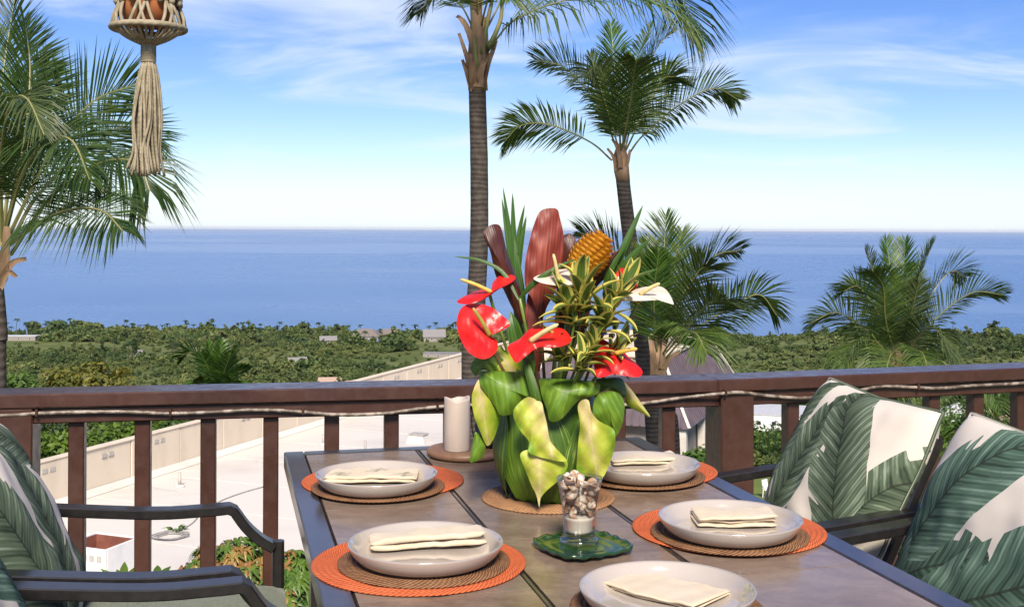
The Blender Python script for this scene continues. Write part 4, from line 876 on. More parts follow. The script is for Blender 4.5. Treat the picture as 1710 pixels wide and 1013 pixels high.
# plumeria-like rosettes of long pale leaves
def rosette_bush(px, py, Y, label, seed):
    base = at(px, py+50, Y); gz = hzf(base.x, base.y); r = empty('rosette_plant', (base.x, base.y, gz), 0, label, 'plant', 'plants below the left balusters'); rr = random.Random(seed)
    mb = MB(); mb.tube(bez([(0, 0, -.2), (.1, 0, (base.z-gz)*.5), (0, 0, base.z-gz)], 6), .04, 6); mb.build('stem', M_bark, r, True)
    for j in range(16):
        a = j*2.4; e = rr.uniform(.25, 1.1); d = Vector((math.cos(a), math.sin(a), e)).normalized(); l = rr.uniform(.2, .3); p = Vector((0, 0, base.z-gz))
        mb = MB(); mb.blade([p, p+d*l*.55, p+d*l+Vector((0, 0, -.03))], .075, (-d.x*.5, -d.y*.5, 1), 'leaf', fold=.25, nu=2, nv=6, uvx=rr.random()); mb.build('leaf', M_fol_lime, r)
for i, (px, py, Y, lb) in enumerate(((205, 935, 9.0, 'pale green rosette of long leaves by the second left baluster'), (262, 925, 9.2, 'pale green rosette of long leaves by the third left baluster'), (232, 955, 8.8, 'lower rosette of long leaves between the left balusters'))): rosette_bush(px, py, Y, lb, i)
# ================================================================== DECK AND RAILING
g = G('dark_brown_painted_wood'); v = g.co(); gr = g.noise(g.map(v, (2, 2, 2)), 14, 6, .6); sc_ = g.noise(v, 55, 3, .6); pt = g.noise(v, 3.5, 5, .6)
c = g.mix(g.rng(pt, .3, .75), (0.042, 0.016, 0.010), (0.066, 0.027, 0.017)); c = g.mix(g.rng(sc_, .76, .80), c, (0.30, 0.22, 0.18))
M_wood = g.bsdf(c, g.rng(gr, .3, .7, .3, .5), g.bump(g.M('ADD', gr, g.noise(g.map(v, (60, 60, 6)), 2, 4)), .35, .003), .5, coat=.35, coat_rough=.25)
M_deck = rough_mat('deck_boards', (0.13, 0.085, 0.06), (0.20, 0.14, 0.10), 5, .7, .2, .003, (.3, 3, 1))
deck = empty('deck', (0, 1, -.02)); tag(deck, 'wooden deck under the table', None, None, 'structure')
mb = MB(); RZ = Matrix.Rotation(TA, 3, 'Z')
for i in range(30):
    mb = MB(); t = -0.28+.145*i; mb.box(P(.45, t+.07, -.016), (6.0, .139, .03), RZ, .004); kid(mb, 'deck_board', M_deck, deck)
mb = MB()
for v_ in (-2.2, 0.4, 3.0): mb.box(P(v_, 1.8, -.14), (.09, 4.1, .2), RZ)
kid(mb, 'joist', M_wood, deck)
for v_ in (-2.2, .4, 3.0):
    for t_ in (-.1, 3.6):
        p = P(v_, t_, 0); gz = hzf(p.x, p.y); mb = MB(); mb.box((p.x, p.y, (gz-.5-.24)/2), (.14, .14, -.24-gz+.5), RZ); kid(mb, 'deck_post', M_wood, deck)

RTOP = 0.88
KL = atz(0, 659, RTOP); KM = atz(1200, 634, RTOP); KR = atz(1710, 614, RTOP)
KL = KL+(KL-KM).normalized()*1.2; KR = KR+(KR-KM).normalized()*0.9
rail = empty('railing', (KM.x, KM.y, 0), 0, 'dark brown wooden deck railing with square balusters behind the table', 'railing')
def seg_frame(A, B):
    D = (B-A).normalized(); return D, Vector((-D.y, D.x, 0))
def rail_seg(A, B):
    D, Nn = seg_frame(A, B); L = (B-A).length; M = Matrix(((D.x, Nn.x, 0), (D.y, Nn.y, 0), (0, 0, 1))); mid = (A+B)/2
    mb = MB(); mb.box(mid+Nn*.068+Vector((0, 0, -.019)), (L, .136, .038), M, .004); kid(mb, 'cap_rail', M_wood, rail)
    mb = MB(); mb.box(mid+Nn*.060+Vector((0, 0, -.060)), (L, .088, .042), M, .003); kid(mb, 'sub_rail', M_wood, rail)
    mb = MB(); mb.box(mid+Nn*.060+Vector((0, 0, -RTOP+.09)), (L, .05, .07), M, .003); kid(mb, 'bottom_rail', M_wood, rail)
    return D, Nn, M
def on_seg(A, B, px):
    r = ray(px, 640); D = B-A      # A + s D has X/Y = r.x
    s = (r.x*A.y-A.x)/(D.x-r.x*D.y); return A+D*s
DL, NL, ML = rail_seg(KL, KM); DR, NR, MR_ = rail_seg(KM, KR)
for A, B, Nn, M, lst in ((KL, KM, NL, ML, [123, 235, 346, 452, 555, 656, 757, 857, 957, 1040, 1124, -90]), (KM, KR, NR, MR_, [1336, 1420, 1502, 1574, 1648, 1722])):
    for px in lst:
        p = on_seg(A, B, px)+Nn*.055; mb = MB(); mb.box(Vector((p.x, p.y, (RTOP-.082+.125)/2)), (.041, .041, RTOP-.082-.125), M, .003); kid(mb, 'baluster', M_wood, rail)
for A, B, px, w_, Nn, M in ((KL, KM, 20, .10, NL, ML), (KL, KM, 1234, .108, NR, MR_), (KM, KR, 1860, .10, NR, MR_)):
    p = on_seg(A, B, px)+Nn*(w_/2-.004+.008); mb = MB(); mb.box(Vector((p.x, p.y, (RTOP-.0385-.1)/2)), (w_, w_, RTOP-.0385+.1), M, .004); kid(mb, 'post', M_wood, rail)
# rope light hung along the sub rail
g = G('clear_rope_light'); v = g.co(); f = g.noise(v, 40, 3); M_rope = g.bsdf(g.mix(g.rng(f, .4, .65), (0.10, 0.075, 0.055), (0.30, 0.25, 0.20)), .5, None, .4, coat=.1)
pts = []
for px, py in ((-60, 694), (10, 693), (60, 690), (120, 688), (200, 687), (280, 690), (350, 688), (430, 684), (500, 687), (560, 692), (640, 690), (720, 680), (800, 676), (900, 680), (1000, 678), (1075, 673), (1140, 664), (1200, 657), (1235, 655), (1290, 661), (1350, 664), (1420, 655), (1470, 645), (1520, 646), (1570, 648), (1620, 644), (1700, 640), (1780, 634)):
    A, B, Nn = (KL, KM, NL) if px < 1215 else (KM, KR, NR)
    q = on_seg(A, B, px)+Nn*(.006 if not 1180 < px < 1275 else -.01); r = ray(px, py); pts.append(Vector((q.x, q.y, CAMZ+r.z*q.y)))
mb = MB(); mb.tube(bez(pts, 160), .0052, 8); ro = mb.build('rope_light', M_rope, None, True, None, 'clear plastic rope light strung along the deck railing', 'rope light')
for i in range(2, 27, 3):
    q = bez(pts, 160)[i*6]; mb = MB(); mb.box(q+Vector((0, -.001, .002)), (.007, .02, .02), ML, .002); mb.build('clip', M_wood, ro)

# ================================================================== TABLE
g = G('stone_look_tile'); v = g.co(); s1 = g.noise(g.map(v, (5, 7, 1), (0, 0, TA)), 2.0, 8, .68, .3); s2 = g.noise(g.map(v, (40, 75, 1), (0, 0, TA)), 2.2, 5, .7); s3 = g.noise(v, 3, 4, .6)
c = g.mix(g.rng(s1, .3, .72), (0.140, 0.088, 0.058), (0.265, 0.190, 0.138)); c = g.mix(g.M('MULTIPLY', g.rng(s2, .5, .7), .45), c, (0.10, 0.068, 0.048)); c = g.mix(g.M('MULTIPLY', g.rnd(), .4), c, (0.25, 0.21, 0.175))
M_tile = g.bsdf(c, g.rng(s3, .3, .7, .13, .26), g.bump(g.M('ADD', s2, s1), .14, .002), .5)
M_metal = rough_mat('dark_brown_powder_coat', (0.030, 0.024, 0.022), (0.045, 0.036, 0.033), 40, .33, .06, .0004, spec=.5, coat=.7, coat_rough=.16)
M_grout = rough_mat('dark_grout', (0.018, 0.014, 0.012), (0.03, 0.024, 0.02), 20, .95, 0, spec=.05)
table = empty('dining_table', P(.488, .78, 0), 0, 'dark metal patio dining table with brown stone look tiles', 'table')
TWd, TLn, bd = .975, 1.575, .05
def tb(v0, v1, t0, t1, z0, z1, bev=.003):
    mb = MB(); mb.box((P((v0+v1)/2, (t0+t1)/2, (z0+z1)/2)), (v1-v0, t1-t0, z1-z0), RZ, bev); return mb
for a in ((0, bd, 0, TLn), (TWd-bd, TWd, 0, TLn)): kid(tb(*a, TZ-.04, TZ+.0015), 'side_frame', M_metal, table)
for a in ((bd+.001, TWd-bd-.001, 0, .044), (bd+.001, TWd-bd-.001, TLn-.05, TLn)): kid(tb(*a, TZ-.04, TZ+.0012), 'end_frame', M_metal, table)
cw = (TWd-2*bd-.036)/3; rows = 5; rh_ = (TLn-.044-.05-.004)/rows
for i in range(3):
    v0 = bd+.004+i*(cw+.014)
    for j in range(rows):
        t0 = .046+j*rh_; kid(tb(v0, v0+cw, t0+.0022, t0+rh_-.0022, TZ-.012, TZ, 0), 'tile', M_tile, table)
for i in (1, 2):
    v0 = bd+.004+i*(cw+.014)-.0115; kid(tb(v0, v0+.009, .045, TLn-.051, TZ-.03, TZ-.0012, .002), 'strut', M_metal, table)
kid(tb(bd+.001, TWd-bd-.001, .045, TLn-.051, TZ-.022, TZ-.0018, 0), 'tile_tray', M_grout, table)
for a, b in ((.09, .09), (TWd-.09, .09), (.09, TLn-.09), (TWd-.09, TLn-.09)):
    mb = MB(); mb.box(P(a, b, (TZ-.04)/2), (.055, .055, TZ-.04), RZ, .005); kid(mb, 'leg', M_metal, table)

# ================================================================== PLACE SETTINGS
def ridged(r, n, h, z0):
    prof = [(0, z0)]
    for i in range(n*6+1):
        rr = r*i/(n*6); prof.append((max(rr, .0008), z0+h*(.55+.45*abs(math.sin(PI*n*rr/r)))))
    prof += [(r+.0012, z0+h*.45), (r, z0), ]
    return prof
def coil_mat(name, c1, c2, nb):
    g = G(name); u, v = g.uv(); 
    tw_ = g.M('SINE', g.M('ADD', g.M('MULTIPLY', u, nb*2*PI), g.M('MULTIPLY', v, 260.0)))
    n_ = g.noise(None, 60, 3); big = g.noise(None, 14, 3)
    c = g.mix(g.rng(g.M('ADD', g.M('MULTIPLY', tw_, .28), g.M('ADD', g.M('MULTIPLY', n_, .5), g.M('MULTIPLY', big, .5))), .2, .85), c1, c2)
    return g.bsdf(c, .75, g.bump(tw_, .5, .0015), .25)
M_orange = coil_mat('orange_woven_cord', (0.42, 0.080, 0.024), (0.60, 0.155, 0.055), 110)
M_rattan = coil_mat('brown_rattan_coil', (0.10, 0.045, 0.022), (0.31, 0.16, 0.075), 90)
M_rattan_l = coil_mat('light_rattan_coil', (0.22, 0.10, 0.045), (0.46, 0.26, 0.12), 90)
def disc_mesh(nm, r, n, h, m): mb = MB(); mb.lathe(ridged(r, n, h, 0), 96); return mb.mesh(nm, [m], True)
me_mat = disc_mesh('placemat', .184, 18, .0042, M_orange); me_ch = disc_mesh('rattan_charger', .147, 16, .0052, M_rattan); me_tv = disc_mesh('rattan_trivet', .143, 15, .0055, M_rattan_l)
g = G('beige_glazed_stoneware'); v = g.co(); sp_ = g.noise(v, 400, 2, .6); zz = g.n('ShaderNodeSeparateXYZ'); g.nt.links.new(v, zz.inputs[0])
c = g.mix(g.rng(sp_, .70, .76), (0.42, 0.37, 0.32), (0.26, 0.21, 0.175)); rim = g.rng(zz.outputs[2], .0305, .0322); c = g.mix(g.M('MULTIPLY', rim, .6), c, (0.30, 0.26, 0.23))
M_plate = g.bsdf(c, .14, None, .5, coat=1.0, coat_rough=.04)
mb = MB(); R_ = .1335
mb.lathe([(0, .004), (.06, .0038), (.098, .0042), (.1075, .0062), (.117, .0125), (.124, .0215), (.1292, .0312), (.1318, .0332), (R_, .0325), (R_-.0005, .0300), (.128, .019), (.119, .008), (.108, .0015), (.094, .0), (.09, .0015), (.0, .0015)], 96)
me_plate = mb.mesh('dinner_plate', [M_plate], True)

def leafprint(g, u, v, cx, cy, ang, L, Wd, seed, cols, tear=.5, vein=95.0, prev=None, bend=.0):
    """one printed leaf: returns colour with this leaf laid over prev."""
    ca, sa = math.cos(ang), math.sin(ang)
    du = g.M('SUBTRACT', u, cx); dv = g.M('SUBTRACT', v, cy)
    x = g.M('ADD', g.M('MULTIPLY', g.M('ADD', g.M('MULTIPLY', du, ca), g.M('MULTIPLY', dv, sa)), 1/L), .5)
    y = g.M('MULTIPLY', g.M('ADD', g.M('MULTIPLY', du, -sa), g.M('MULTIPLY', dv, ca)), 2/Wd)
    if bend:
        xm = g.M('SUBTRACT', x, .5); y = g.M('ADD', y, g.M('MULTIPLY', g.M('MULTIPLY', xm, xm), bend))
    ay = g.M('ABSOLUTE', y)
    xc = g.M('MULTIPLY', g.M('MULTIPLY', x, g.M('SUBTRACT', 1.0, x)), 4.0, clamp=True)
    hw = g.M('POWER', xc, .55)
    s = g.M('SUBTRACT', x, g.M('MULTIPLY', ay, .30*Wd/L*1.6))
    cb = g.n('ShaderNodeCombineXYZ'); g.put(cb.inputs[0], g.M('MULTIPLY', s, 11.0)); g.put(cb.inputs[1], g.M('ADD', g.M('MULTIPLY', g.M('SIGN', y), 3.7), seed*5.1))
    tn = g.noise(cb.outputs[0], 1.0, 1.0, .4)
    hw2 = g.M('MULTIPLY', hw, g.M('SUBTRACT', 1.0, g.M('MULTIPLY', g.rng(tn, .60, .66), tear)))
    mask = g.M('MULTIPLY', g.M('GREATER_THAN', hw2, ay), g.M('MULTIPLY', g.M('GREATER_THAN', x, 0.0), g.M('LESS_THAN', x, 1.0)))
    vn = g.M('SINE', g.M('MULTIPLY', s, vein)); vn2 = g.M('SINE', g.M('MULTIPLY', s, vein*2.63))
    cb2 = g.n('ShaderNodeCombineXYZ'); g.put(cb2.inputs[0], g.M('MULTIPLY', s, 26.0)); g.put(cb2.inputs[1], g.M('MULTIPLY', y, 1.2)); g.put(cb2.inputs[2], seed*2.0)
    st = g.noise(cb2.outputs[0], 1.0, 4, .6)
    shade = g.M('ADD', g.M('ADD', g.M('MULTIPLY', vn, .10), g.M('MULTIPLY', vn2, .09)), g.M('ADD', g.M('MULTIPLY', st, .9), g.M('MULTIPLY', g.rng(ay, 0, .75), .28)))
    c = g.mix(g.rng(shade, .25, .62), cols[0], cols[1]); c = g.mix(g.rng(shade, .62, 1.0), c, cols[2])
    c = g.mix(g.M('MULTIPLY', g.M('LESS_THAN', ay, .028), .75), c, cols[3])
    return g.mix(mask, prev, c), mask
PRN = ((0.027, 0.038, 0.024), (0.082, 0.112, 0.070), (0.25, 0.30, 0.21), (0.026, 0.028, 0.019))
PRN2 = ((0.024, 0.040, 0.029), (0.066, 0.115, 0.082), (0.19, 0.275, 0.205), (0.024, 0.028, 0.022))
def cushion_mat(name, lst):
    g = G(name); u, v = g.uv(); col = g.mix(g.noise(None, 9, 3), (0.56, 0.50, 0.42), (0.64, 0.58, 0.50))
    for i, (cx, cy, an, L, Wd, k) in enumerate(lst): col, _ = leafprint(g, u, v, cx, cy, math.radians(an), L, Wd, i+1+len(name), PRN if k == 0 else PRN2, .42, 110, col, (.5 if i % 2 else -.4))
    weave = g.noise(g.map(g.co('UV'), (1, 1, 1)), 320, 2, .5)
    return g.bsdf(col, .85, g.bump(weave, .3, .001), .1)
# napkins: cream cotton with small brown-green sprigs printed on
g = G('cream_napkin_cotton'); u, v = g.uv(); col = g.mix(g.noise(None, 22, 4, .6), (0.50, 0.395, 0.25), (0.66, 0.56, 0.41))
SPR = ((0.20, 0.155, 0.075), (0.29, 0.235, 0.125), (0.42, 0.35, 0.21), (0.20, 0.15, 0.08))
for i, (cx, cy) in enumerate(((.16, .32), (.55, .62), (.86, .30))):
    for a in (20, 75, 130, 190, 265, 320): col, _ = leafprint(g, u, v, cx+.06*math.cos(math.radians(a)), cy+.15*math.sin(math.radians(a))*1.0, math.radians(a), .15, .07, i, SPR, .1, 60, col)
M_nap = g.bsdf(col, .9, g.bump(g.noise(None, 500, 2), .2, .0006), .1, sheen=.25)
g = G('plain_cream_napkin'); M_nap2 = g.bsdf(g.mix(g.noise(None, 30, 4, .6), (0.48, 0.38, 0.245), (0.66, 0.57, 0.425)), .9, g.bump(g.noise(None, 500, 2), .2, .0006), .1, sheen=.25)
def napkin(label, c, L, Wd, ht, ang, layers, seed, mat, rise=0.0, skew=0.0):
    """a folded cloth: stacked soft slabs with rounded fold edges and wrinkles."""
    mb = MB(); nx, nr = 26, 16; rs = random.Random(seed); z0 = 0
    for l in range(layers):
        h = ht/layers; ox, oy = rs.uniform(-.004, .004), rs.uniform(-.004, .004); vs, uv, fs = [], [], []
        lw, ll_ = Wd*(1-.05*l*rs.random()), L*(1-.03*l*rs.random()); dr = rs.uniform(-.035, .035)
        for i in range(nx+1):
            x = (i/nx-.5)*ll_; q = 2*i/nx-1; end = (1-abs(q)**14)**.5*.85+.15
            for k in range(nr):
                a = 2*PI*k/nr; ca, sa = math.cos(a), math.sin(a)
                y = math.copysign(abs(ca)**.28, ca)*lw/2; zz = math.copysign(abs(sa)**.4, sa)*h/2*end*1.05
                if i in (0, nx): zz *= .75
                nz = mnoise.noise((x*22+seed, y*16, l*3.1+seed))*.0055+mnoise.noise((x*60, y*40+seed, l*2.0))*.0022
                zc = z0+h/2+rise*(q*.5+.5)*((l+1)/layers)+nz*(1 if sa > -.2 else .35)
                p = Vector((x+ox+y*skew, y+oy+.004*math.sin(x*40+seed), zc+zz)); p = Matrix.Rotation(dr, 3, 'Z') @ p
                vs.append(p); uv.append((i/nx, min(1, max(0, y/lw+.5))))
        for i in range(nx):
            for k in range(nr): fs.append((i*nr+k, i*nr+(k+1) % nr, (i+1)*nr+(k+1) % nr, (i+1)*nr+k))
        fs.append(tuple(reversed(range(nr)))); fs.append(tuple(nx*nr+k for k in range(nr)))
        mb.add(vs, fs, uv); z0 += h*.93
    return mb.build('napkin', mat, None, True, c, label, 'napkin', 'folded napkins on the plates', rot=(0, 0, ang))
sett = (('far left', (640, 803), (629, 796), True), ('front left', (700, 940), (711, 912), True), ('far right', (1068, 786), (1072, 778), True), ('mid right', (1216, 884), (1219, 870), True), ('nearest', (1113, 1004), (1114, 984), False))
PLT = {}
lab = {'far left': 'at the far left place setting', 'front left': 'at the front left place setting', 'far right': 'at the far right place setting, partly behind the vase', 'mid right': 'at the middle right place setting beside the green tray', 'nearest': 'at the nearest place setting cut by the bottom edge'}
for i, (nm, mpx, ppx, om) in enumerate(sett):
    q = TT(*mpx); z = TZ+.0016
    if om: link('placemat', me_mat, None, None, (q.x, q.y, z), 'round orange woven placemat '+lab[nm], 'placemat', 'orange placemats', rot=(0, 0, i*1.1))
    # charger and plate share a centre a little off the mat's
    pc = atz(ppx[0], ppx[1], TZ+.034); z += .0044; z = z if om else TZ+.0016; ch = pc.lerp(q, .25)
    link('rattan_charger', me_ch, None, None, (ch.x, ch.y, z), 'brown rattan charger '+lab[nm], 'charger', 'rattan chargers', rot=(0, 0, i*2.1)); z += .0054
    link('dinner_plate', me_plate, None, None, (pc.x, pc.y, z), 'beige glazed dinner plate '+lab[nm], 'plate', 'dinner plates', rot=(0, 0, i)); PLT[nm] = Vector((pc.x, pc.y, z+.0045))
def npos(nm, px, py, dz=.012): p = atz(px, py, PLT[nm].z+dz); return Vector((p.x, p.y, PLT[nm].z))
napkin('long folded napkin with printed sprigs on the far left plate', npos('far left', 622, 790, .016)+Vector((0, 0, .004)), .205, .09, .016, .05, 2, 1, M_nap)
napkin('rolled napkin lying across the front left plate', npos('front left', 711, 902, .012)+Vector((0, 0, .003)), .205, .055, .021, .16, 2, 2, M_nap2, .009)
napkin('folded napkin on the far right plate', npos('far right', 1075, 764, .012)+Vector((0, 0, .003)), .165, .085, .014, .12, 2, 3, M_nap2, .005)
napkin('layered folded napkin on the middle right plate', npos('mid right', 1226, 862, .012)+Vector((0, 0, .002)), .152, .078, .019, .06, 3, 4, M_nap2, .004)
napkin('flat folded napkin on the nearest plate', npos('nearest', 1108, 978, .008)+Vector((0, 0, .001)), .178, .108, .010, -.75, 2, 5, M_nap2, 0, .0)
# ---- centre: trivet, candle board, tray, glass
q = TT(915, 831); link('rattan_trivet', me_tv, None, None, (q.x, q.y, TZ+.0005), 'round rattan trivet under the flower vase', 'trivet'); VC = Vector((q.x, q.y, TZ+.006))
M_board = rough_mat('oiled_wood_board', (0.18, 0.095, 0.05), (0.28, 0.16, 0.09), 4, .45, .15, .002, (3, .5, 1))
bc = TT(779, 760); mb = MB(); mb.lathe([(0, .0), (.092, 0), (.1, .004), (.102, .012), (.098, .018), (.09, .0195), (0, .0195)], 64)
mb.build('round_board', M_board, None, True, (bc.x, bc.y, TZ+.001), 'round wooden board under the white candle', 'board')
g = G('ivory_wax'); f = g.noise(g.map(g.co(), (8, 8, 2)), 4, 4); M_wax = g.bsdf(g.mix(f, (0.46, 0.385, 0.315), (0.56, 0.48, 0.40)), .5, g.bump(f, .1, .004), .4, sub=.15)
cp_ = atz(763, 751, TZ+.021); cr_v = empty('pillar_candle', (cp_.x, cp_.y, TZ+.0207), 0, 'ivory pillar candle with melted wavy top left of the vase', 'candle')
mb = MB(); mb.lathe([(0, 0), (.0315, 0), (.0325, .003), (.0325, .05), (.0322, .1), (.0322, .127), (.0315, .1315), (.029, .132), (.0265, .128), (.025, .12), (.02, .117), (0, .116)], 40, wob=lambda a, s: 1+.018*math.cos(a*4+.6)+.006*math.sin(3*a))
for i, vv in enumerate(mb.v):
    if vv[2] > .12: a = math.atan2(vv[1], vv[0]); mb.v[i] = (vv[0], vv[1], vv[2]+.0035*math.sin(2*a+.8)+.0015*math.sin(5*a))
mb.build('wax_body', M_wax, cr_v, True); mb = MB(); mb.tube([(0, 0, .116), (.001, 0, .124)], .0012, 6); mb.build('wick', M_metal, cr_v)
M_blackm = rough_mat('black_wire', (0.012, 0.012, 0.013), (0.022, 0.022, 0.024), 20, .35, 0)
g = G('chrome_lid'); M_chrome = g.bsdf((0.5, 0.5, 0.52), .18, None, .5, 1.0)
kc = bc+Vector((.085, .03, 0)); kb = Vector((kc.x-.005, kc.y, TZ+.0207)); kr = empty('wire_basket', kb, 0, 'small black wire basket half hidden behind the vase leaves', 'basket')
mb = MB(); mb.lathe([(0, .001), (.052, .001), (.058, .012), (.06, .055), (.057, .055), (.05, .012), (0, .006)], 28); mb.build('tub', M_blackm, kr, True)
mb = MB(); mb.lathe([(0, .058), (.03, .0585), (.05, .0565), (.056, .0562), (.05, .062), (.02, .066), (0, .066)], 28); mb.build('lid', M_chrome, kr, True)
for k in range(10):
    a = k*PI/5; mb = MB(); mb.tube(bez([(math.cos(a)*.055, math.sin(a)*.055, .003), (math.cos(a)*.066, math.sin(a)*.066, .035), (math.cos(a)*.068, math.sin(a)*.068, .075), (math.cos(a)*.06, math.sin(a)*.06, .086)], 10), .0016, 5); mb.build('wire', M_blackm, kr, True)
for z_, r_ in ((.03, .0655), (.084, .0615)):
    mb = MB(); mb.tube([(math.cos(t)*r_, math.sin(t)*r_, z_) for t in np.linspace(0, 2*PI, 33)], .0018, 5); mb.build('ring', M_blackm, kr, True)
# green ceramic tray
g = G('dark_green_glaze'); f = g.noise(None, 30, 4); M_green = g.bsdf(g.mix(g.rng(f, .35, .7), (0.007, 0.032, 0.012), (0.018, 0.062, 0.022)), .18, g.bump(f, .1, .003), .5, coat=.5)
tcn = Vector((0, 0, 0))
for p in ((885, 898), (965, 932), (1057, 914), (985, 884)): tcn += TT(*p, TZ+.012)/4
mb = MB(); nR, nA = 16, 144; vs, uv, fs = [], [], []
for i in range(nR+1):
    for k in range(nA):
        a = 2*PI*k/nA; ca, sa = math.cos(a), math.sin(a); sq = 1/(abs(ca)**3.4+abs(sa)**3.4)**(1/3.4)
        s = i/nR; scal = (1+.010*math.sin(a*20)+.03*max(0, math.cos(4*(a-PI/4)))**6) if s > .8 else 1
        r = .078*sq*s*(1+(scal-1)*max(0, (s-.75)/.25)); z = .006+(.007*max(0, (s-.72)/.28)**1.4)+(.0016*math.sin(a*16+1)*max(0, (s-.82)/.18))+.0014*math.exp(-((s-.66)/.05)**2)
        vs.append((r*ca, r*sa, z)); uv.append((k/nA, s))
for i in range(nR):
    for k in range(nA): fs.append((i*nA+k, (i+1)*nA+k, (i+1)*nA+(k+1) % nA, i*nA+(k+1) % nA))
n0 = len(vs)
for k in range(nA): a = 2*PI*k/nA; x, y, z = vs[nR*nA+k]; vs.append((x*.985, y*.985, z-.006)); uv.append((0, 0))
for k in range(nA): x, y, z = vs[nR*nA+k]; vs.append((x*.70, y*.70, 0)); uv.append((0, 0))
for k in range(nA):
    k2 = (k+1) % nA; fs.append((nR*nA+k, n0+k, n0+k2, nR*nA+k2)); fs.append((n0+k, n0+nA+k, n0+nA+k2, n0+k2))
fs.append(tuple(n0+nA+k for k in range(nA))); mb.add(vs, fs, uv)
mb.build('ceramic_tray', M_green, None, True, (tcn.x, tcn.y, TZ+.0012), 'square dark green ceramic tray with scalloped rim', 'tray', rot=(0, 0, math.radians(30)))
# tumbler
g = G('clear_glass'); fr = g.n('ShaderNodeLayerWeight'); fr.inputs[0].default_value = .5; tr_ = g.n('ShaderNodeBsdfTransparent'); tr_.inputs[0].default_value = (.96, .97, .965, 1); gl_ = g.n('ShaderNodeBsdfGlossy'); gl_.inputs['Roughness'].default_value = .03
x_ = g.n('ShaderNodeMixShader'); g.nt.links.new(g.M('ADD', g.M('MULTIPLY', g.M('POWER', fr.outputs[1], 2.0), .85), .07), x_.inputs[0]); g.nt.links.new(tr_.outputs[0], x_.inputs[1]); g.nt.links.new(gl_.outputs[0], x_.inputs[2]); g.nt.links.new(x_.outputs[0], g.out.inputs[0]); M_glass = g.m
gp = atz(967, 903, TZ+.010); gz_ = TZ+.0086
gl = empty('glass_tumbler', (gp.x, gp.y, gz_), 0, 'fluted clear glass tumbler filled with shells and sand', 'glass')
def gr_(s): return .0290+.0135*s**2.0
flute = lambda a, s: 1+(.022*abs(math.sin(a*7))-.011)*(1 if .10 < s < .62 else 0)
op = [(0.0, .0)]+[(.035, .0), (.0365, .004), (.034, .009), (.0295, .012)]+[(gr_(i/14), .014+.104*i/14) for i in range(15)]
ip_ = [(gr_(i/14)-.0022, .018+.100*i/14) for i in range(14, -1, -1)]+[(0, .018)]
mb = MB(); mb.lathe(op+ip_, 70, wob=flute); mb.build('glass_wall', M_glass, gl, True)
g = G('pale_sand'); M_sand = g.bsdf(g.mix(g.noise(None, 900, 2), (0.46, 0.40, 0.32), (0.62, 0.56, 0.47)), .95, None, .1)
mb = MB(); mb.lathe([(0, .0205)]+[(gr_(i/14)-.0035, .0205+.004*i) for i in range(8)]+[(0, .051)], 40); mb.build('sand', M_sand, None, True, (gp.x, gp.y, gz_), 'pale sand in the bottom of the glass tumbler', 'sand', None, 'stuff')
g = G('snail_shell'); u, v = g.uv(); f = g.M('ADD', g.M('SINE', g.M('MULTIPLY', v, 34.0)), g.M('MULTIPLY', g.noise(None, 60, 3), 1.6))
M_shell = g.bsdf(g.mix(g.rng(f, .2, 1.8), (0.66, 0.55, 0.44), (0.36, 0.21, 0.12)), .35, None, .45)
def shell_mesh():
    mb = MB(); vs, uv, fs = [], [], []; n, m = 56, 12
    for i in range(n+1):
        t = i/n; th = t*2*PI*2.6; k = math.exp(1.35*(t-1)*2.0); R = .0052*k; rt = .0072*k
        c = Vector((math.cos(th)*R, math.sin(th)*R, .0115*(1-k)))
        er = Vector((math.cos(th), math.sin(th), 0))
        for j in range(m): a = 2*PI*j/m; vs.append(c+er*math.cos(a)*rt+Vector((0, 0, 1))*math.sin(a)*rt*1.05); uv.append((j/m, t))
    for i in range(n):
        for j in range(m): fs.append((i*m+j, i*m+(j+1) % m, (i+1)*m+(j+1) % m, (i+1)*m+j))
    fs.append(tuple(range(m))); mb.add(vs, fs, uv); return mb.mesh('snail_shell', [M_shell], True)
sm_ = shell_mesh(); rs = random.Random(5); zl = .058; cnt = 0
for layer in range(5):
    nn = 6 if layer < 3 else 7; rr_ = gr_((zl-.014)/.104)-.0125
    for k in range(nn if layer < 4 else 4):
        a = 2*PI*(k+.5*layer)/nn+rs.uniform(-.15, .15); r2 = rr_ if layer < 4 else rr_*.62
        o = link('snail_shell', sm_, None, None, (gp.x+math.cos(a)*r2, gp.y+math.sin(a)*r2, gz_+zl+rs.uniform(-.003, .003)), 'small tan and cream snail shell heaped in the tumbler', 'shell', 'shells in the tumbler', rot=(rs.uniform(0, 6), rs.uniform(0, 6), rs.uniform(0, 6))); o.scale = (rs.uniform(1.05, 1.35),)*3
    o = link('snail_shell', sm_, None, None, (gp.x, gp.y, gz_+zl), 'small tan and cream snail shell heaped in the tumbler', 'shell', 'shells in the tumbler', rot=(rs.uniform(0, 6), 1, 2))
    zl += .0148
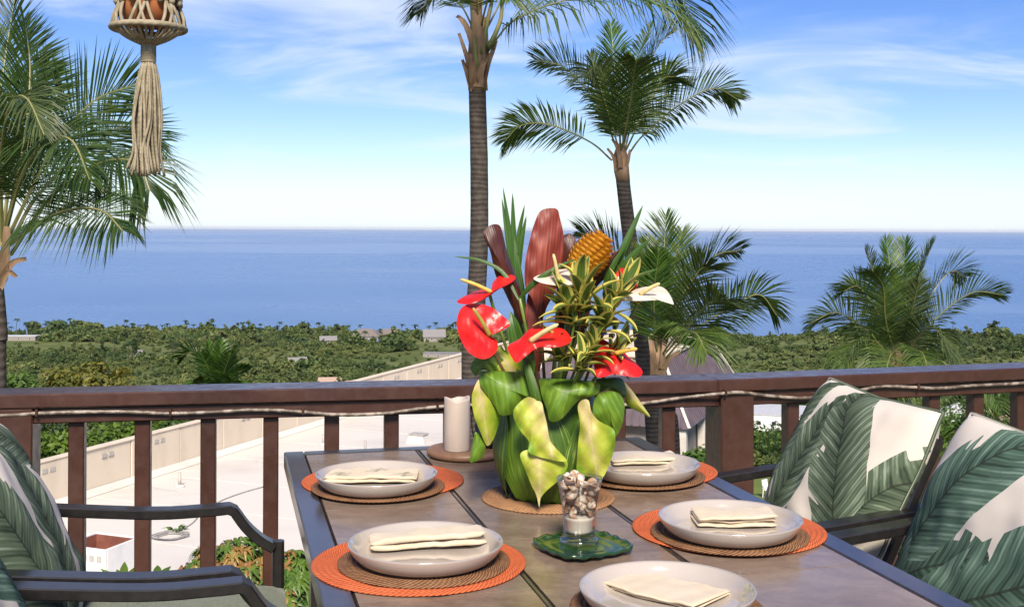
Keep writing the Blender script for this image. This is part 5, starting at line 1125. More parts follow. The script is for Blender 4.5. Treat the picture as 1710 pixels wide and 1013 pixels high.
# ================================================================== FLOWER ARRANGEMENT
def broadleaf_mat(name, ca, cb, cc, rough=.28, stripes=60, pale=.5):
    """parallel-veined leaf: stripes run along the blade."""
    g = G(name); u, v = g.uv(); st = g.M('SINE', g.M('MULTIPLY', u, stripes*1.0)); cbn = g.n('ShaderNodeCombineXYZ'); g.put(cbn.inputs[0], g.M('MULTIPLY', u, 14.0)); g.put(cbn.inputs[1], g.M('MULTIPLY', v, 1.3)); nz = g.noise(cbn.outputs[0], 1.0, 4, .6)
    big = g.noise(None, 12, 3)
    c = g.mix(g.rng(g.M('ADD', g.M('MULTIPLY', nz, .8), g.M('MULTIPLY', st, .05)), .28, .62), ca, cb); c = g.mix(g.M('MULTIPLY', g.rng(g.M('ADD', nz, g.M('MULTIPLY', g.M('SUBTRACT', big, .5), .5)), .58, .75), pale), c, cc)
    return g.bsdf(c, rough, g.bump(g.M('ADD', nz, g.M('MULTIPLY', st, .15)), .25, .003), .5, trans=.12)
M_ti = broadleaf_mat('ti_leaf_green', (0.038, 0.090, 0.008), (0.090, 0.175, 0.014), (0.30, 0.38, 0.10), .46, 60, .9)
M_ti_l = broadleaf_mat('ti_leaf_bright', (0.085, 0.175, 0.012), (0.175, 0.30, 0.022), (0.32, 0.42, 0.07), .46)
M_ti_red = broadleaf_mat('ti_leaf_red_brown', (0.17, 0.028, 0.018), (0.31, 0.058, 0.034), (0.40, 0.095, 0.05), .52, 80, .6)
M_ti_mar = broadleaf_mat('ti_leaf_maroon', (0.045, 0.010, 0.007), (0.115, 0.028, 0.014), (0.22, 0.07, 0.03), .38, 80, .5)
M_blade = broadleaf_mat('grassy_blade', (0.025, 0.075, 0.010), (0.075, 0.16, 0.018), (0.20, 0.27, 0.05), .4, 30, .4)
g = G('anthurium_leaf_mottled'); u, v = g.uv(); f = g.noise(None, 38, 6, .7); du = g.M('ABSOLUTE', g.M('SUBTRACT', u, .5)); vein = g.M('SINE', g.M('MULTIPLY', g.M('SUBTRACT', v, g.M('MULTIPLY', du, .8)), 40.0))
fb = g.noise(None, 14, 3, .5); ff = g.M('ADD', g.M('ADD', g.M('MULTIPLY', f, .45), g.M('MULTIPLY', fb, .45)), g.M('ADD', g.M('MULTIPLY', du, -.75), g.M('MULTIPLY', v, -.16)))
vo = g.n('ShaderNodeTexVoronoi', feature='DISTANCE_TO_EDGE'); g.put(vo.inputs['Vector'], g.co()); vo.inputs['Scale'].default_value = 42; vline = g.rng(vo.outputs['Distance'], 0.0, .06, 1.0, 0.0)
c = g.mix(g.rng(ff, -.02, .24), (0.15, 0.29, 0.012), (0.42, 0.47, 0.045)); c = g.mix(g.rng(ff, .20, .42), c, (0.62, 0.50, 0.21)); c = g.mix(g.M('MULTIPLY', g.M('LESS_THAN', du, .018), .5), c, (0.60, 0.55, 0.30)); c = g.mix(g.M('MULTIPLY', g.rng(vein, .86, 1.0), .22), c, (0.24, 0.30, 0.04)); c = g.mix(g.M('MULTIPLY', vline, .10), c, (0.20, 0.26, 0.03))
M_obake = g.bsdf(c, .5, g.bump(g.M('ADD', g.M('MULTIPLY', vein, .15), f), .18, .003), .4, trans=.2)
def spathe_mat(name, a, b, rough=.34):
    g = G(name); u, v = g.uv(); n1_ = g.noise(None, 70, 3, .5); n2_ = g.noise(None, 25, 4, .6)
    h = g.M('ADD', n1_, g.M('MULTIPLY', g.M('SINE', g.M('ADD', g.M('MULTIPLY', u, 62.0), g.M('MULTIPLY', n2_, 9.0))), .12))
    vo = g.n('ShaderNodeTexVoronoi', feature='SMOOTH_F1'); g.put(vo.inputs['Vector'], g.co()); vo.inputs['Scale'].default_value = 62; h = g.M('ADD', h, g.M('MULTIPLY', vo.outputs['Distance'], -1.6))
    return g.bsdf(g.mix(g.rng(n2_, .3, .7), a, b), rough, g.bump(h, .28, .004), .45, coat=.08, trans=.1)
M_red = spathe_mat('red_anthurium_spathe', (0.50, 0.010, 0.010), (0.68, 0.022, 0.018)); M_cream = spathe_mat('cream_anthurium_spathe', (0.66, 0.53, 0.40), (0.78, 0.69, 0.57), .28)
M_spadix = rough_mat('yellow_spadix', (0.60, 0.36, 0.05), (0.72, 0.50, 0.12), 60, .55, .5, .001); M_spadix_p = rough_mat('pale_spadix', (0.62, 0.46, 0.18), (0.74, 0.60, 0.30), 60, .55, .5, .001); M_spadix_g = rough_mat('olive_spadix', (0.28, 0.26, 0.04), (0.40, 0.34, 0.07), 60, .55, .5, .001)
M_stem = rough_mat('brown_green_stem', (0.10, 0.055, 0.03), (0.17, 0.10, 0.04), 20, .4, 0); M_stem_g = rough_mat('green_stem', (0.10, 0.17, 0.03), (0.18, 0.24, 0.05), 20, .4, 0)
YV = VC.y
vase = empty('flower_vase', VC, 0, 'bulbous vase wrapped in broad green leaves on the rattan trivet', 'vase')
def vz(py, Y=None): return at(900, py, Y or YV).z
vh = vz(648)-VC.z; vprof = [(.072, 0), (.088, .02), (.103, .06), (.110, .105), (.107, .15), (.101, .195), (.098, vh), (.088, vh), (.085, vh-.03)]
mb = MB(); mb.lathe([(0, .0015)]+vprof+[(0, vh-.03)], 48, VC); kid(mb, 'pot', M_ti, vase, True)
def vr_(z):
    zs = [p[1] for p in vprof[:7]]; rs2 = [p[0] for p in vprof[:7]]; return float(np.interp(z, zs, rs2))
# broad leaves wrapped upright around the pot
for k in range(9):
    a0 = -PI/2+(k-4)*.62+.1*math.sin(k*3); off = .002+.003*(k % 3); pts = []
    for s in (0, .2, .4, .6, .8, 1):
        z = .006+(vh*.86)*s; r = vr_(z)+off; a = a0+.16*math.sin(s*2.2+k)*(1 if k % 2 else -1); pts.append(VC+Vector((math.cos(a)*r, math.sin(a)*r, z)))
    mb = MB(); sp = bez(pts, 14); nu = 8; vs, uv, fs = [], [], []
    for j, p in enumerate(sp):
        s = j/14; a = math.atan2(p.y-VC.y, p.x-VC.x); z = p.z-VC.z; hw = .43*(math.sin(PI*(.10+.84*s))**.6)
        for i in range(nu+1):
            e = 2*i/nu-1; aa = a+e*hw; r = vr_(max(z, 0))+off+.003*(1-e*e)+.002*abs(e)**3
            vs.append(VC+Vector((math.cos(aa)*r, math.sin(aa)*r, max(.002, z-.012*e*e)))); uv.append((i/nu, s))
    for j in range(14):
        for i in range(nu): k0 = j*(nu+1)+i; fs.append((k0, k0+1, k0+nu+2, k0+nu+1))
    mb.add(vs, fs, uv); kid(mb, 'wrapped_leaf', M_ti if k % 3 else M_ti_l, vase, True)
YF = YV-.125      # front face of the vase
def lf(name, pts, w, mat, nrm=(0, -1, .15), **k):
    mb = MB(); mb.blade([at(x, y, Y) for x, y, Y in pts], w, nrm, k.pop('prof', 'leaf'), **k); return kid(mb, name, mat, vase, True)
VLEAF = []      # outlines of the leaves draped over the pot, in enlarged steps of the photograph's grid
def vleaf_px(nm, zs, att, Yc, gx, gy, dome, mat, ax_, rip=.004, seed=0, rim=0.0):
    f = lambda p: (780+p[0]/3.897, 600+p[1]/3.897); VLEAF.append((nm, [f(p) for p in zs], f(att), Yc, gx, gy, dome, mat, (f(ax_[0]), f(ax_[1])), rip, seed, rim))
vleaf_px('rim_leaf', [(85, 100), (100, 72), (260, 78), (400, 90), (440, 150), (465, 240), (460, 270), (390, 250), (330, 310), (300, 345), (270, 360), (215, 360), (180, 300), (120, 220), (80, 150)], (265, 190), YF-.016, .12, -.25, .016, M_ti_l, ((300, 345), (255, 80)), .003, 1, .008)
vleaf_px('rim_leaf', [(475, 125), (560, 125), (700, 130), (850, 150), (860, 200), (830, 235), (740, 260), (700, 290), (650, 350), (600, 395), (540, 400), (520, 330), (490, 250), (475, 180)], (630, 220), YF-.014, -.05, -.3, .016, M_ti_l, ((560, 400), (640, 128)), .003, 2, .008)
vleaf_px('rim_leaf', [(840, 130), (900, 120), (1000, 120), (1030, 180), (1035, 240), (1000, 230), (930, 200), (870, 210), (855, 180)], (940, 165), YF+.05, .3, -.2, .015, M_ti, ((850, 170), (1030, 190)), .003, 3)
vleaf_px('mottled_leaf', [(75, 130), (40, 200), (30, 270), (50, 380), (90, 480), (130, 560), (170, 520), (200, 440), (218, 360), (180, 300), (120, 230), (85, 180)], (110, 340), YF-.016, .6, .15, .009, M_obake, ((75, 130), (140, 560)), .003, 4)
vleaf_px('mottled_leaf', [(60, 470), (110, 530), (120, 570), (95, 640), (20, 668), (30, 580), (45, 500)], (75, 570), YF+.0, .3, 0, .010, M_ti_l, ((85, 500), (20, 668)), .003, 5)
vleaf_px('mottled_leaf', [(345, 620), (400, 585), (480, 610), (560, 630), (650, 660), (640, 730), (590, 790), (520, 850), (480, 900), (470, 960), (450, 880), (420, 820), (380, 720)], (490, 730), YF-.036, .1, .12, .008, M_obake, ((470, 600), (472, 955)), .005, 6)
vleaf_px('mottled_leaf', [(300, 340), (330, 290), (390, 245), (440, 255), (485, 280), (500, 340), (520, 420), (540, 520), (590, 590), (650, 655), (600, 662), (520, 645), (460, 630), (400, 600), (400, 530), (360, 480), (315, 410)], (430, 420), YF-.050, .1, -.10, .006, M_obake, ((480, 270), (560, 655)), .008, 7)
vleaf_px('mottled_leaf', [(720, 310), (745, 265), (790, 265), (810, 340), (860, 400), (950, 450), (965, 520), (950, 610), (910, 720), (870, 775), (800, 760), (720, 740), (715, 640), (725, 520), (735, 420)], (820, 560), YF-.030, -.1, .15, .009, M_obake, ((765, 265), (850, 775)), .006, 8)
vleaf_px('mottled_leaf', [(830, 260), (870, 215), (940, 205), (1000, 230), (1025, 300), (1015, 400), (990, 470), (960, 500), (945, 445), (870, 410), (820, 360)], (925, 320), YF+.012, .35, 0, .018, M_ti_l, ((845, 240), (975, 490)), .004, 9)
vleaf_px('mottled_leaf', [(1020, 150), (1060, 185), (1110, 250), (1160, 320), (1190, 372), (1130, 345), (1060, 310), (1030, 270)], (1080, 260), YF+.08, .2, 0, .012, M_obake, ((1020, 150), (1190, 372)), .002, 10)
lf('rounded_leaf', [(838, 622, YF+.06), (818, 606, YF+.05), (796, 612, YF+.05), (795, 628, YF+.05)], .045, M_ti_l, (-.2, -.8, .6), prof='heart', cup=.2, nu=8)
lf('rounded_leaf', [(858, 625, YF+.07), (846, 604, YF+.06), (834, 590, YF+.07), (836, 576, YF+.08)], .05, M_obake, (-.2, -1, .3), prof='heart', cup=.2, nu=8)
for i, pts in enumerate(([(880, 640, YF), (886, 600, YF-.02), (884, 575, YF-.01)], [(897, 690, YF-.03), (893, 660, YF-.045), (880, 615, YF-.03), (872, 590, YF)])):
    lf('stem_leaf', pts, .022, M_ti, (-.3, -1, 0), prof='strap', fold=-.4, nu=4)

# --- single flowers and leaves standing in the vase
def stem_pts(p, q, bend=.0): return bez([p, p.lerp(q, .5)+Vector((bend, 0, 0)), q], 10)
FOOT = VC+Vector((0, 0, vh*.55))
Y0 = YV-.13
def patch_mesh(outl, att, Yc, gx=0.0, gy=0.0, dome=.01, axis=None, rip=.0, seed=0, nR=10, nA=64, rim=0.0):
    """a curved blade from its outline: depth falls off by gx, gy (m per m), domed by dome, edge turned by rim."""
    pts = [Vector((x, y, 0)) for x, y in outl]; n = len(pts); ring = []
    for k in range(nA):
        f = k/nA*n; i = int(f); t = f-i; a, b, c, d = (pts[(i+o) % n] for o in (-1, 0, 1, 2))
        ring.append(0.5*((2*b)+(c-a)*t+(2*a-5*b+4*c-d)*t*t+(3*b-a-3*c+d)*t*t*t))
    A = Vector((att[0], att[1], 0)); cen = sum(ring, Vector())/nA; S_ = Yc/FPX; mb = MB(); vs, uv, fs = [], [], []
    if axis: b0, b1 = Vector((*axis[0], 0)), Vector((*axis[1], 0)); ad = (b1-b0); La = ad.length; ad.normalize(); pd = Vector((-ad.y, ad.x, 0)); wmax = max(abs((p-b0).dot(pd)) for p in ring)
    def put(p, s):
        d = p-cen; wv = rip*math.sin(d.x*.16+seed)*math.cos(d.y*.13+seed*2)*s
        Y = Yc+(gx*d.x+gy*d.y)*S_-dome*(1-s*s)+rim*s**4+wv; vs.append(at(p.x, p.y, Y))
        uv.append((.5+.5*(p-b0).dot(pd)/wmax, (p-b0).dot(ad)/La) if axis else (.5+d.x*.01, s))
    put(A, 0)
    for i in range(1, nR+1):
        s = i/nR
        for k in range(nA): put(A.lerp(ring[k], s), s)
    for k in range(nA): fs.append((0, 1+k, 1+(k+1) % nA))
    for i in range(nR-1):
        for k in range(nA): a, b = 1+i*nA+k, 1+i*nA+(k+1) % nA; fs.append((a, a+nA, b+nA, b))
    mb.add(vs, fs, uv); return mb
def anth(label, outl, att, Yc, gx, gy, dome, mat, spm, spe, dsp, stem_col, foot, sr=.005, rip=.004, seed=0):
    r = empty('anthurium', VC+Vector((0, 0, .05)), 0, label, 'flower', 'anthurium flowers in the vase')
    mb = patch_mesh(outl, att, Yc, gx, gy, dome, None, rip, seed); kid(mb, 'spathe', mat, r, True); p0 = Vector(mb.v[0])
    pe = at(*spe, p0.y+dsp); n = 12; sp = bez([p0+Vector((0, -.002, 0)), p0.lerp(pe, .5)+Vector((0, -.004, .002)), pe], n)
    mb = MB(); mb.tube(sp, [sr*(1.0-.3*(i/n)) if i < n else sr*.3 for i in range(n+1)], 10); kid(mb, 'spadix', spm, r, True)
    mb = MB(); mb.tube(bez([p0+Vector((0, .002, 0)), p0+Vector((0, .03, -.02)), p0.lerp(foot, .5)+Vector((0, .02, -.01)), foot], 18), .0034, 8); kid(mb, 'stem', stem_col, r, True)
    return r
for (nm_, ol_, at_, *rest_) in VLEAF:
    Yc_, gx_, gy_, dm_, m_, ax_, rp_, sd_, rm_ = rest_; kid(patch_mesh(ol_, at_, Yc_, gx_, gy_, dm_, ax_, rp_, sd_, rim=rm_), nm_, m_, vase, True)
def fo(x, y): return VC+Vector((x, y, vh*.7))
anth('large red heart shaped anthurium facing forward at the left', [(765, 525), (774, 511), (794, 507), (817, 511), (837, 525), (852, 541), (837, 552), (820, 560), (829, 568), (831, 582), (820, 595), (804, 599), (784, 589), (770, 568), (763, 545)], (818, 560), Y0-.03, .35, -.55, -.012, M_red, M_spadix_g, (790, 514), -.03, M_stem, fo(-.04, -.05), .0052, .004, 1)
anth('red anthurium seen edge on at the upper left with orange spadix', [(763, 503), (784, 490), (807, 483), (820, 484), (823, 471), (837, 459), (856, 459), (860, 466), (847, 476), (831, 484), (819, 493), (800, 503), (777, 508)], (820, 487), Y0+.03, -.2, -2.0, .012, M_red, M_spadix, (769, 466), -.02, M_stem_g, fo(-.04, -.03), .0045, .003, 2)
anth('red anthurium pointing left in the middle of the bouquet', [(848, 578), (868, 565), (884, 550), (901, 545), (928, 546), (945, 552), (954, 568), (941, 577), (921, 580), (898, 580), (881, 592), (864, 605), (856, 599)], (886, 569), Y0-.04, -.3, -1.5, .012, M_red, M_spadix_p, (932, 541), -.04, M_stem, fo(0, -.05), .006, .004, 3)
anth('red anthurium low at the right side of the bouquet', [(980, 568), (998, 563), (1019, 572), (1035, 578), (1049, 595), (1072, 617), (1067, 629), (1042, 627), (1025, 624), (1005, 630), (995, 627), (992, 612), (988, 595)], (1028, 590), Y0+.0, .3, -1.1, .012, M_red, M_spadix, (1064, 582), -.03, M_stem, fo(.05, -.03), .0055, .004, 4)
anth('red anthurium half hidden at the right back of the bouquet', [(1032, 451), (1042, 448), (1055, 456), (1065, 474), (1062, 481), (1052, 486), (1035, 478), (1027, 468)], (1040, 462), Y0+.10, .3, -.4, .008, M_red, M_spadix, (1048, 452), -.03, M_stem, fo(.05, .02), .004, .003, 5)
anth('cream anthurium behind the variegated leaves in the middle', [(891, 464), (908, 456), (928, 451), (948, 449), (961, 454), (966, 468), (955, 478), (938, 477), (918, 475), (901, 471)], (933, 469), Y0+.03, .0, -2.2, .008, M_cream, M_spadix_p, (924, 424), -.02, M_stem_g, fo(.01, 0), .0045, .003, 6)
anth('cream anthurium pointing right at the right side of the bouquet', [(1045, 496), (1059, 484), (1076, 479), (1102, 478), (1116, 488), (1125, 508), (1112, 502), (1092, 501), (1069, 502), (1052, 501)], (1069, 491), Y0+.04, .2, -2.2, .008, M_cream, M_spadix_p, (1102, 473), -.02, M_stem_g, fo(.05, 0), .0048, .003, 7)
def ti(label, pts, w, mat, nrm=(0, -1, 0), **k):
    r = empty('ti_leaf', VC+Vector((0, 0, .06)), 0, label, 'leaf', 'upright leaves in the vase')
    P_ = [at(x, y, YV+d) for x, y, d in pts]; mb = MB(); mb.blade(P_, w, nrm, k.pop('prof', 'broad'), nu=10, nv=20, **k); kid(mb, 'blade', mat, r, True)
    mb = MB(); mb.tube(bez([P_[0], P_[0].lerp(FOOT, .5), FOOT], 6), .004, 6); kid(mb, 'stalk', M_stem, r, True); return r
def tip(label, outl, ax_, Yc, gx, gy, dome, mat, rip=.004, seed=0):
    r = empty('ti_leaf', VC+Vector((0, 0, .06)), 0, label, 'leaf', 'upright leaves in the vase'); c_ = (sum(p[0] for p in outl)/len(outl), sum(p[1] for p in outl)/len(outl))
    mb = patch_mesh(outl, c_, Yc, gx, gy, dome, ax_, rip, seed); kid(mb, 'blade', mat, r, True); b0 = at(*ax_[0], Yc)
    mb = MB(); mb.tube(bez([b0, b0.lerp(FOOT, .5), FOOT], 6), .004, 6); kid(mb, 'stalk', M_stem, r, True); return r
tip('maroon rolled ti leaf leaning left', [(807, 391), (817, 377), (832, 375), (839, 387), (847, 421), (861, 458), (868, 478), (874, 511), (881, 545), (868, 536), (854, 511), (841, 484), (827, 458), (819, 421)], ((876, 540), (823, 376)), YV-.03, .5, 0, .022, M_ti_mar, .003, 1)
tip('tall broad red brown ti leaf in the centre', [(876, 468), (877, 437), (883, 407), (891, 377), (901, 354), (914, 348), (930, 349), (935, 364), (941, 391), (941, 417), (938, 444), (928, 484), (914, 511), (903, 535), (888, 498), (879, 484)], ((902, 530), (918, 348)), YV-.01, .25, 0, .016, M_ti_red, .006, 2)
tip('smaller maroon ti leaf behind the broad red one', [(936, 400), (945, 391), (955, 391), (962, 404), (958, 424), (953, 444), (941, 470), (930, 470), (932, 430)], ((936, 470), (952, 391)), YV+.04, -.3, 0, .012, M_ti_mar, .003, 3)
tip('dark maroon leaf below the orange ginger', [(970, 470), (987, 449), (1008, 434), (1036, 416), (1033, 437), (1020, 455), (1000, 475), (985, 492)], ((976, 488), (1036, 416)), YV-.02, .2, .3, .012, M_ti_mar, .004, 4)
ti('second red ti leaf at the foot of the broad one', [(898, 620, .02), (894, 560, .0), (896, 500, .01), (900, 470, .02)], .045, M_ti_red, (-.4, -1, 0), cup=.5)
ti('dark maroon leaf behind the variegated sprigs', [(950, 580, .03), (955, 530, .01), (962, 490, .01), (958, 462, .01)], .075, M_ti_mar, (.0, -1, .1), cup=.3)
ti('broad green spear leaf left of centre', [(870, 560, .02), (866, 500, .02), (860, 440, .02), (858, 392, .03)], .030, M_blade, (-.2, -1, 0), prof='leaf', fold=-.3)
ti('green leaf base in front of the maroon leaf', [(873, 625, -.06), (866, 580, -.05), (858, 545, -.05), (853, 520, -.04)], .036, M_blade, (-.1, -1, 0), prof='leaf', fold=.3)
def blades(label, lst, base, cat='leaf'):
    r = empty('leaf_spray', VC+Vector((0, 0, .06)), 0, label, cat, 'sprays of narrow leaves in the vase')
    for pts, w in lst:
        mb = MB(); mb.blade([at(x, y, YV+d) for x, y, d in pts], w, (.15, -1, .1), 'strap', fold=-.3, nu=4, nv=14); kid(mb, 'blade', M_blade, r, True)
    mb = MB(); b0 = at(*lst[0][0][0][:2], YV+lst[0][0][0][2]); mb.tube(bez([b0, b0.lerp(FOOT, .5), FOOT], 6), .0035, 6); kid(mb, 'stalk', M_stem_g, r, True)
blades('spiky green leaf fan rising left of centre', [([(860, 480, .03), (854, 410, .03), (840, 312, .03)], .014), ([(861, 480, .03), (858, 400, .03), (856, 322, .03)], .015), ([(862, 480, .03), (866, 400, .03), (876, 342, .03)], .013), ([(862, 480, .03), (870, 410, .02), (879, 360, .02)], .013), ([(860, 480, .03), (848, 400, .03), (838, 330, .04)], .012)], 0)
blades('bright green strap leaves fanning out at the right', [([(1012, 490, .0), (1035, 430, -.01), (1074, 342, 0)], .022), ([(1014, 490, .0), (1045, 440, -.02), (1086, 398, -.03)], .020), ([(1018, 495, 0), (1050, 468, -.03), (1100, 448, -.05)], .013), ([(1040, 490, -.05), (1080, 515, -.06), (1110, 542, -.05)], .010), ([(1010, 500, -.02), (1020, 450, -.03), (1050, 400, -.03)], .018)], 0)
blades('long thin strap leaf crossing in front of the broad red leaf', [([(868, 498, -.08), (895, 470, -.10), (930, 447, -.10), (962, 432, -.08)], .013), ([(866, 500, -.08), (840, 455, -.06), (800, 434, -.05), (757, 428, -.04)], .009)], 0)
# beehive ginger: overlapping waxy bracts
g = G('orange_wax_bract'); u, v = g.uv(); M_ging = g.bsdf(g.mix(v, (0.50, 0.19, 0.012), (0.82, 0.42, 0.035)), .35, None, .5, trans=.08)
gb, gt = at(964, 456, YV-.05), at(1006, 398, YV-.05); ax = (gt-gb).normalized(); gr2 = empty('beehive_ginger', VC+Vector((0, 0, .06)), 0, 'orange cone shaped beehive ginger flower at the top right', 'flower')
gl_n = (gt-gb).length; s1_ = ax.orthogonal().normalized(); s2_ = ax.cross(s1_)
mb = MB(); n_ = 12; mb.tube([gb+ax*gl_n*i/n_ for i in range(n_+1)], [max(.004, .033*math.sin(PI*min(.97, .22+.74*i/n_))**.6) for i in range(n_+1)], 14); kid(mb, 'core', M_ging, gr2, True)
mbb = MB(); mbb.blade([(0, 0, 0), (0, .004, .006), (0, .0075, .010), (0, .0095, .0105)], .017, (0, 1, -.2), lambda q: 1-.55*q**2.5, cup=-.35, nu=4, nv=5); mbb.blade([(0, .0095, .0105), (0, .0092, .0075), (0, .004, .0035)], .0165, (0, 1, 0), lambda q: .5+.5*q, cup=-.3, nu=4, nv=3)
me_b = mbb.mesh('bract', [M_ging], True); k = 0
for ring in range(10):
    s = ring/9.5; rad = .033*math.sin(PI*min(.97, .22+.74*s))**.6; nb = max(5, int(2*PI*rad/.0155))
    for j in range(nb):
        a = 2*PI*(j+.5*(ring % 2))/nb; d = s1_*math.cos(a)+s2_*math.sin(a); p = gb+ax*gl_n*s+d*(rad-.003)
        o = link('bract', me_b, None, gr2); M4 = Matrix((d.cross(ax), d, ax)).transposed().to_4x4(); M4 = M4 @ Matrix.Diagonal((1.3, 1.25, 1.25, 1)); M4.translation = p-gr2.location; o.matrix_basis = M4
mb = MB(); mb.tube(bez([gb, gb.lerp(FOOT, .5), FOOT], 10), .007, 8); kid(mb, 'stem', M_stem_g, gr2, True)
# variegated sprigs: arching leaves, yellow margins
g = G('variegated_leaf'); u, v = g.uv(); e = g.M('ABSOLUTE', g.M('SUBTRACT', u, .5)); nz = g.noise(None, 40, 2)
e2 = g.M('ADD', e, g.M('MULTIPLY', g.M('SUBTRACT', nz, .5), .06)); c = g.mix(g.rng(e2, .24, .31), (0.060, 0.12, 0.020), (0.56, 0.49, 0.11)); c = g.mix(g.M('MULTIPLY', g.rng(e2, .02, .09), g.rng(e2, .20, .12)), c, (0.10, 0.16, 0.03))
M_var = g.bsdf(c, .35, None, .5, trans=.2)
def vleaf(l, w, arch):
    mb = MB(); mb.blade([(0, 0, 0), (0, l*.35, l*.10), (0, l*.72, l*.13-arch*l*.10), (0, l, l*.10-arch*l*.32)], w, (0, -.3, 1), lambda q: max(.06, math.sin(PI*min(1, .12+.88*q)**.8)**.75), cup=.28, nu=6, nv=10); return mb.mesh('variegated_leaf', [M_var], True)
vls = [vleaf(.080, .031, .1), vleaf(.072, .029, .35), vleaf(.064, .028, .7), vleaf(.078, .028, .0)]
rs = random.Random(9)
sprigs = (((975, 522), (972, 488), -.12, 16, 1.15, 'topmost upright variegated sprig under the orange ginger'), ((1012, 525), (1040, 480), -.08, 13, 1.05, 'variegated sprig arching to the right'), ((1000, 560), (1010, 530), -.13, 15, 1.05, 'variegated sprig at the middle right'), ((958, 545), (950, 510), -.13, 13, 1.05, 'variegated sprig at the centre left'),
          ((985, 600), (990, 575), -.15, 15, .85, 'variegated sprig above the vase rim'), ((940, 605), (930, 585), -.14, 13, .8, 'variegated sprig low at the left over the rim'), ((1010, 610), (1025, 590), -.10, 12, .85, 'variegated sprig low at the right'), ((965, 622), (968, 606), -.16, 12, .75, 'lowest variegated sprig at the rim'))
for (b, t, d, n, sc, lb) in sprigs:
    p0, p1_ = at(*b, YV+d), at(*t, YV+d-.005); r = empty('variegated_sprig', VC+Vector((0, 0, .06)), 0, lb, 'sprig', 'variegated sprigs in the vase'); ax = (p1_-p0).normalized(); a1 = ax.orthogonal().normalized(); a2 = ax.cross(a1)
    mb = MB(); mb.tube(bez([p1_, p0, p0.lerp(FOOT, .5), FOOT], 12), .003, 6); kid(mb, 'stem', M_stem_g, r, True)
    for j in range(n):
        s = j/n; a = j*2.4+rs.uniform(-.3, .3); dd = a1*math.cos(a)+a2*math.sin(a); el = -.15+1.5*s+rs.uniform(-.2, .2)
        yv_ = (dd*math.cos(el)+ax*math.sin(el)).normalized(); zv = (ax-yv_*ax.dot(yv_)); zv = zv.normalized() if zv.length > .1 else a1; zv = (zv*.7+Vector((0, 0, .3))-yv_*(.3*yv_.z)).normalized(); xv = yv_.cross(zv).normalized(); zv = xv.cross(yv_)
        o = link('leaf', vls[rs.randrange(4)], None, r); M4 = Matrix((xv, yv_, zv)).transposed().to_4x4(); k_ = sc*rs.uniform(.8, 1.08); M4 = M4 @ Matrix.Diagonal((k_, k_, k_, 1)); M4.translation = p0.lerp(p1_, s)-r.location; o.matrix_basis = M4

# ================================================================== CHAIRS AND CUSHIONS
M_black = rough_mat('black_powder_coat', (0.010, 0.009, 0.009), (0.018, 0.016, 0.015), 60, .32, .06, .0004, spec=.5, coat=.35, coat_rough=.2)
M_sling = rough_mat('black_mesh_sling', (0.012, 0.012, 0.013), (0.02, 0.02, 0.02), 200, .7, .3, .001)
g = G('sage_green_canvas'); u, v = g.uv(); v3 = g.co(); wv1 = g.noise(g.map(v3, (600, 40, 40)), 1, 2); wv2 = g.noise(g.map(v3, (40, 600, 40)), 1, 2)
M_sage = g.bsdf(g.mix(g.rng(g.M('ADD', wv1, wv2), .7, 1.35), (0.105, 0.125, 0.085), (0.175, 0.195, 0.145)), .9, g.bump(g.M('ADD', wv1, wv2), .3, .001), .1, sheen=.15)
def mesh_chair():
    parts = []
    def add(nm, mb, m, sm=False): parts.append((nm, mb.mesh(nm, [m], sm)))
    for s in (-1, 1):
        y = s*.262
        mb = MB(); mb.bar(bez([(-.40, y, .690), (-.22, y, .672), (0, y, .652), (.12, y, .652), (.172, y, .654)], 16)+bez([(.184, y, .648), (.212, y, .608), (.246, y, .575), (.276, y, .556)], 10), .046, .022, bev=.12); add('armrest', mb, M_black)
        mb = MB(); mb.bar([(.287, y, .57), (.287, y, .012)], .028, .028, Vector((1, 0, 0))); mb.box((.287, y, .006), (.036, .036, .012)); add('front_leg', mb, M_black)
        mb = MB(); mb.bar(bez([(-.435, y*.93, .845), (-.35, y*.93, .67), (-.235, y*.93, .43)], 10), .03, .026, Vector((0, 1, 0))); add('back_upright', mb, M_black)
        mb = MB(); mb.bar([(-.20, y*.93, .41), (-.30, y*.93, .22), (-.40, y*.93, .0)], .028, .028, Vector((0, 1, 0))); add('rear_leg', mb, M_black)
        mb = MB(); mb.bar([(-.235, y*.93, .40), (.285, y*.96, .40)], .026, .04); add('seat_rail', mb, M_black)
    mb = MB(); mb.bar([(.285, -.25, .40), (.285, .25, .40)], .026, .04); add('front_rail', mb, M_black)
    mb = MB(); mb.bar([(-.434, -.245, .838), (-.442, 0, .85), (-.434, .245, .838)], .026, .034); add('top_rail', mb, M_black)
    mb = MB(); mb.add([(-.42, -.232, .82), (-.42, .232, .82), (-.25, .232, .45), (-.25, -.232, .45), (-.426, -.232, .816), (-.426, .232, .816), (-.256, .232, .446), (-.256, -.232, .446)], [(0, 1, 2, 3), (7, 6, 5, 4), (0, 3, 7, 4), (1, 5, 6, 2)]); add('back_sling', mb, M_sling)
    mb = MB(); mb.box((.03, 0, .412), (.48, .47, .008)); add('seat_sling', mb, M_sling)
    return parts
CH = mesh_chair()
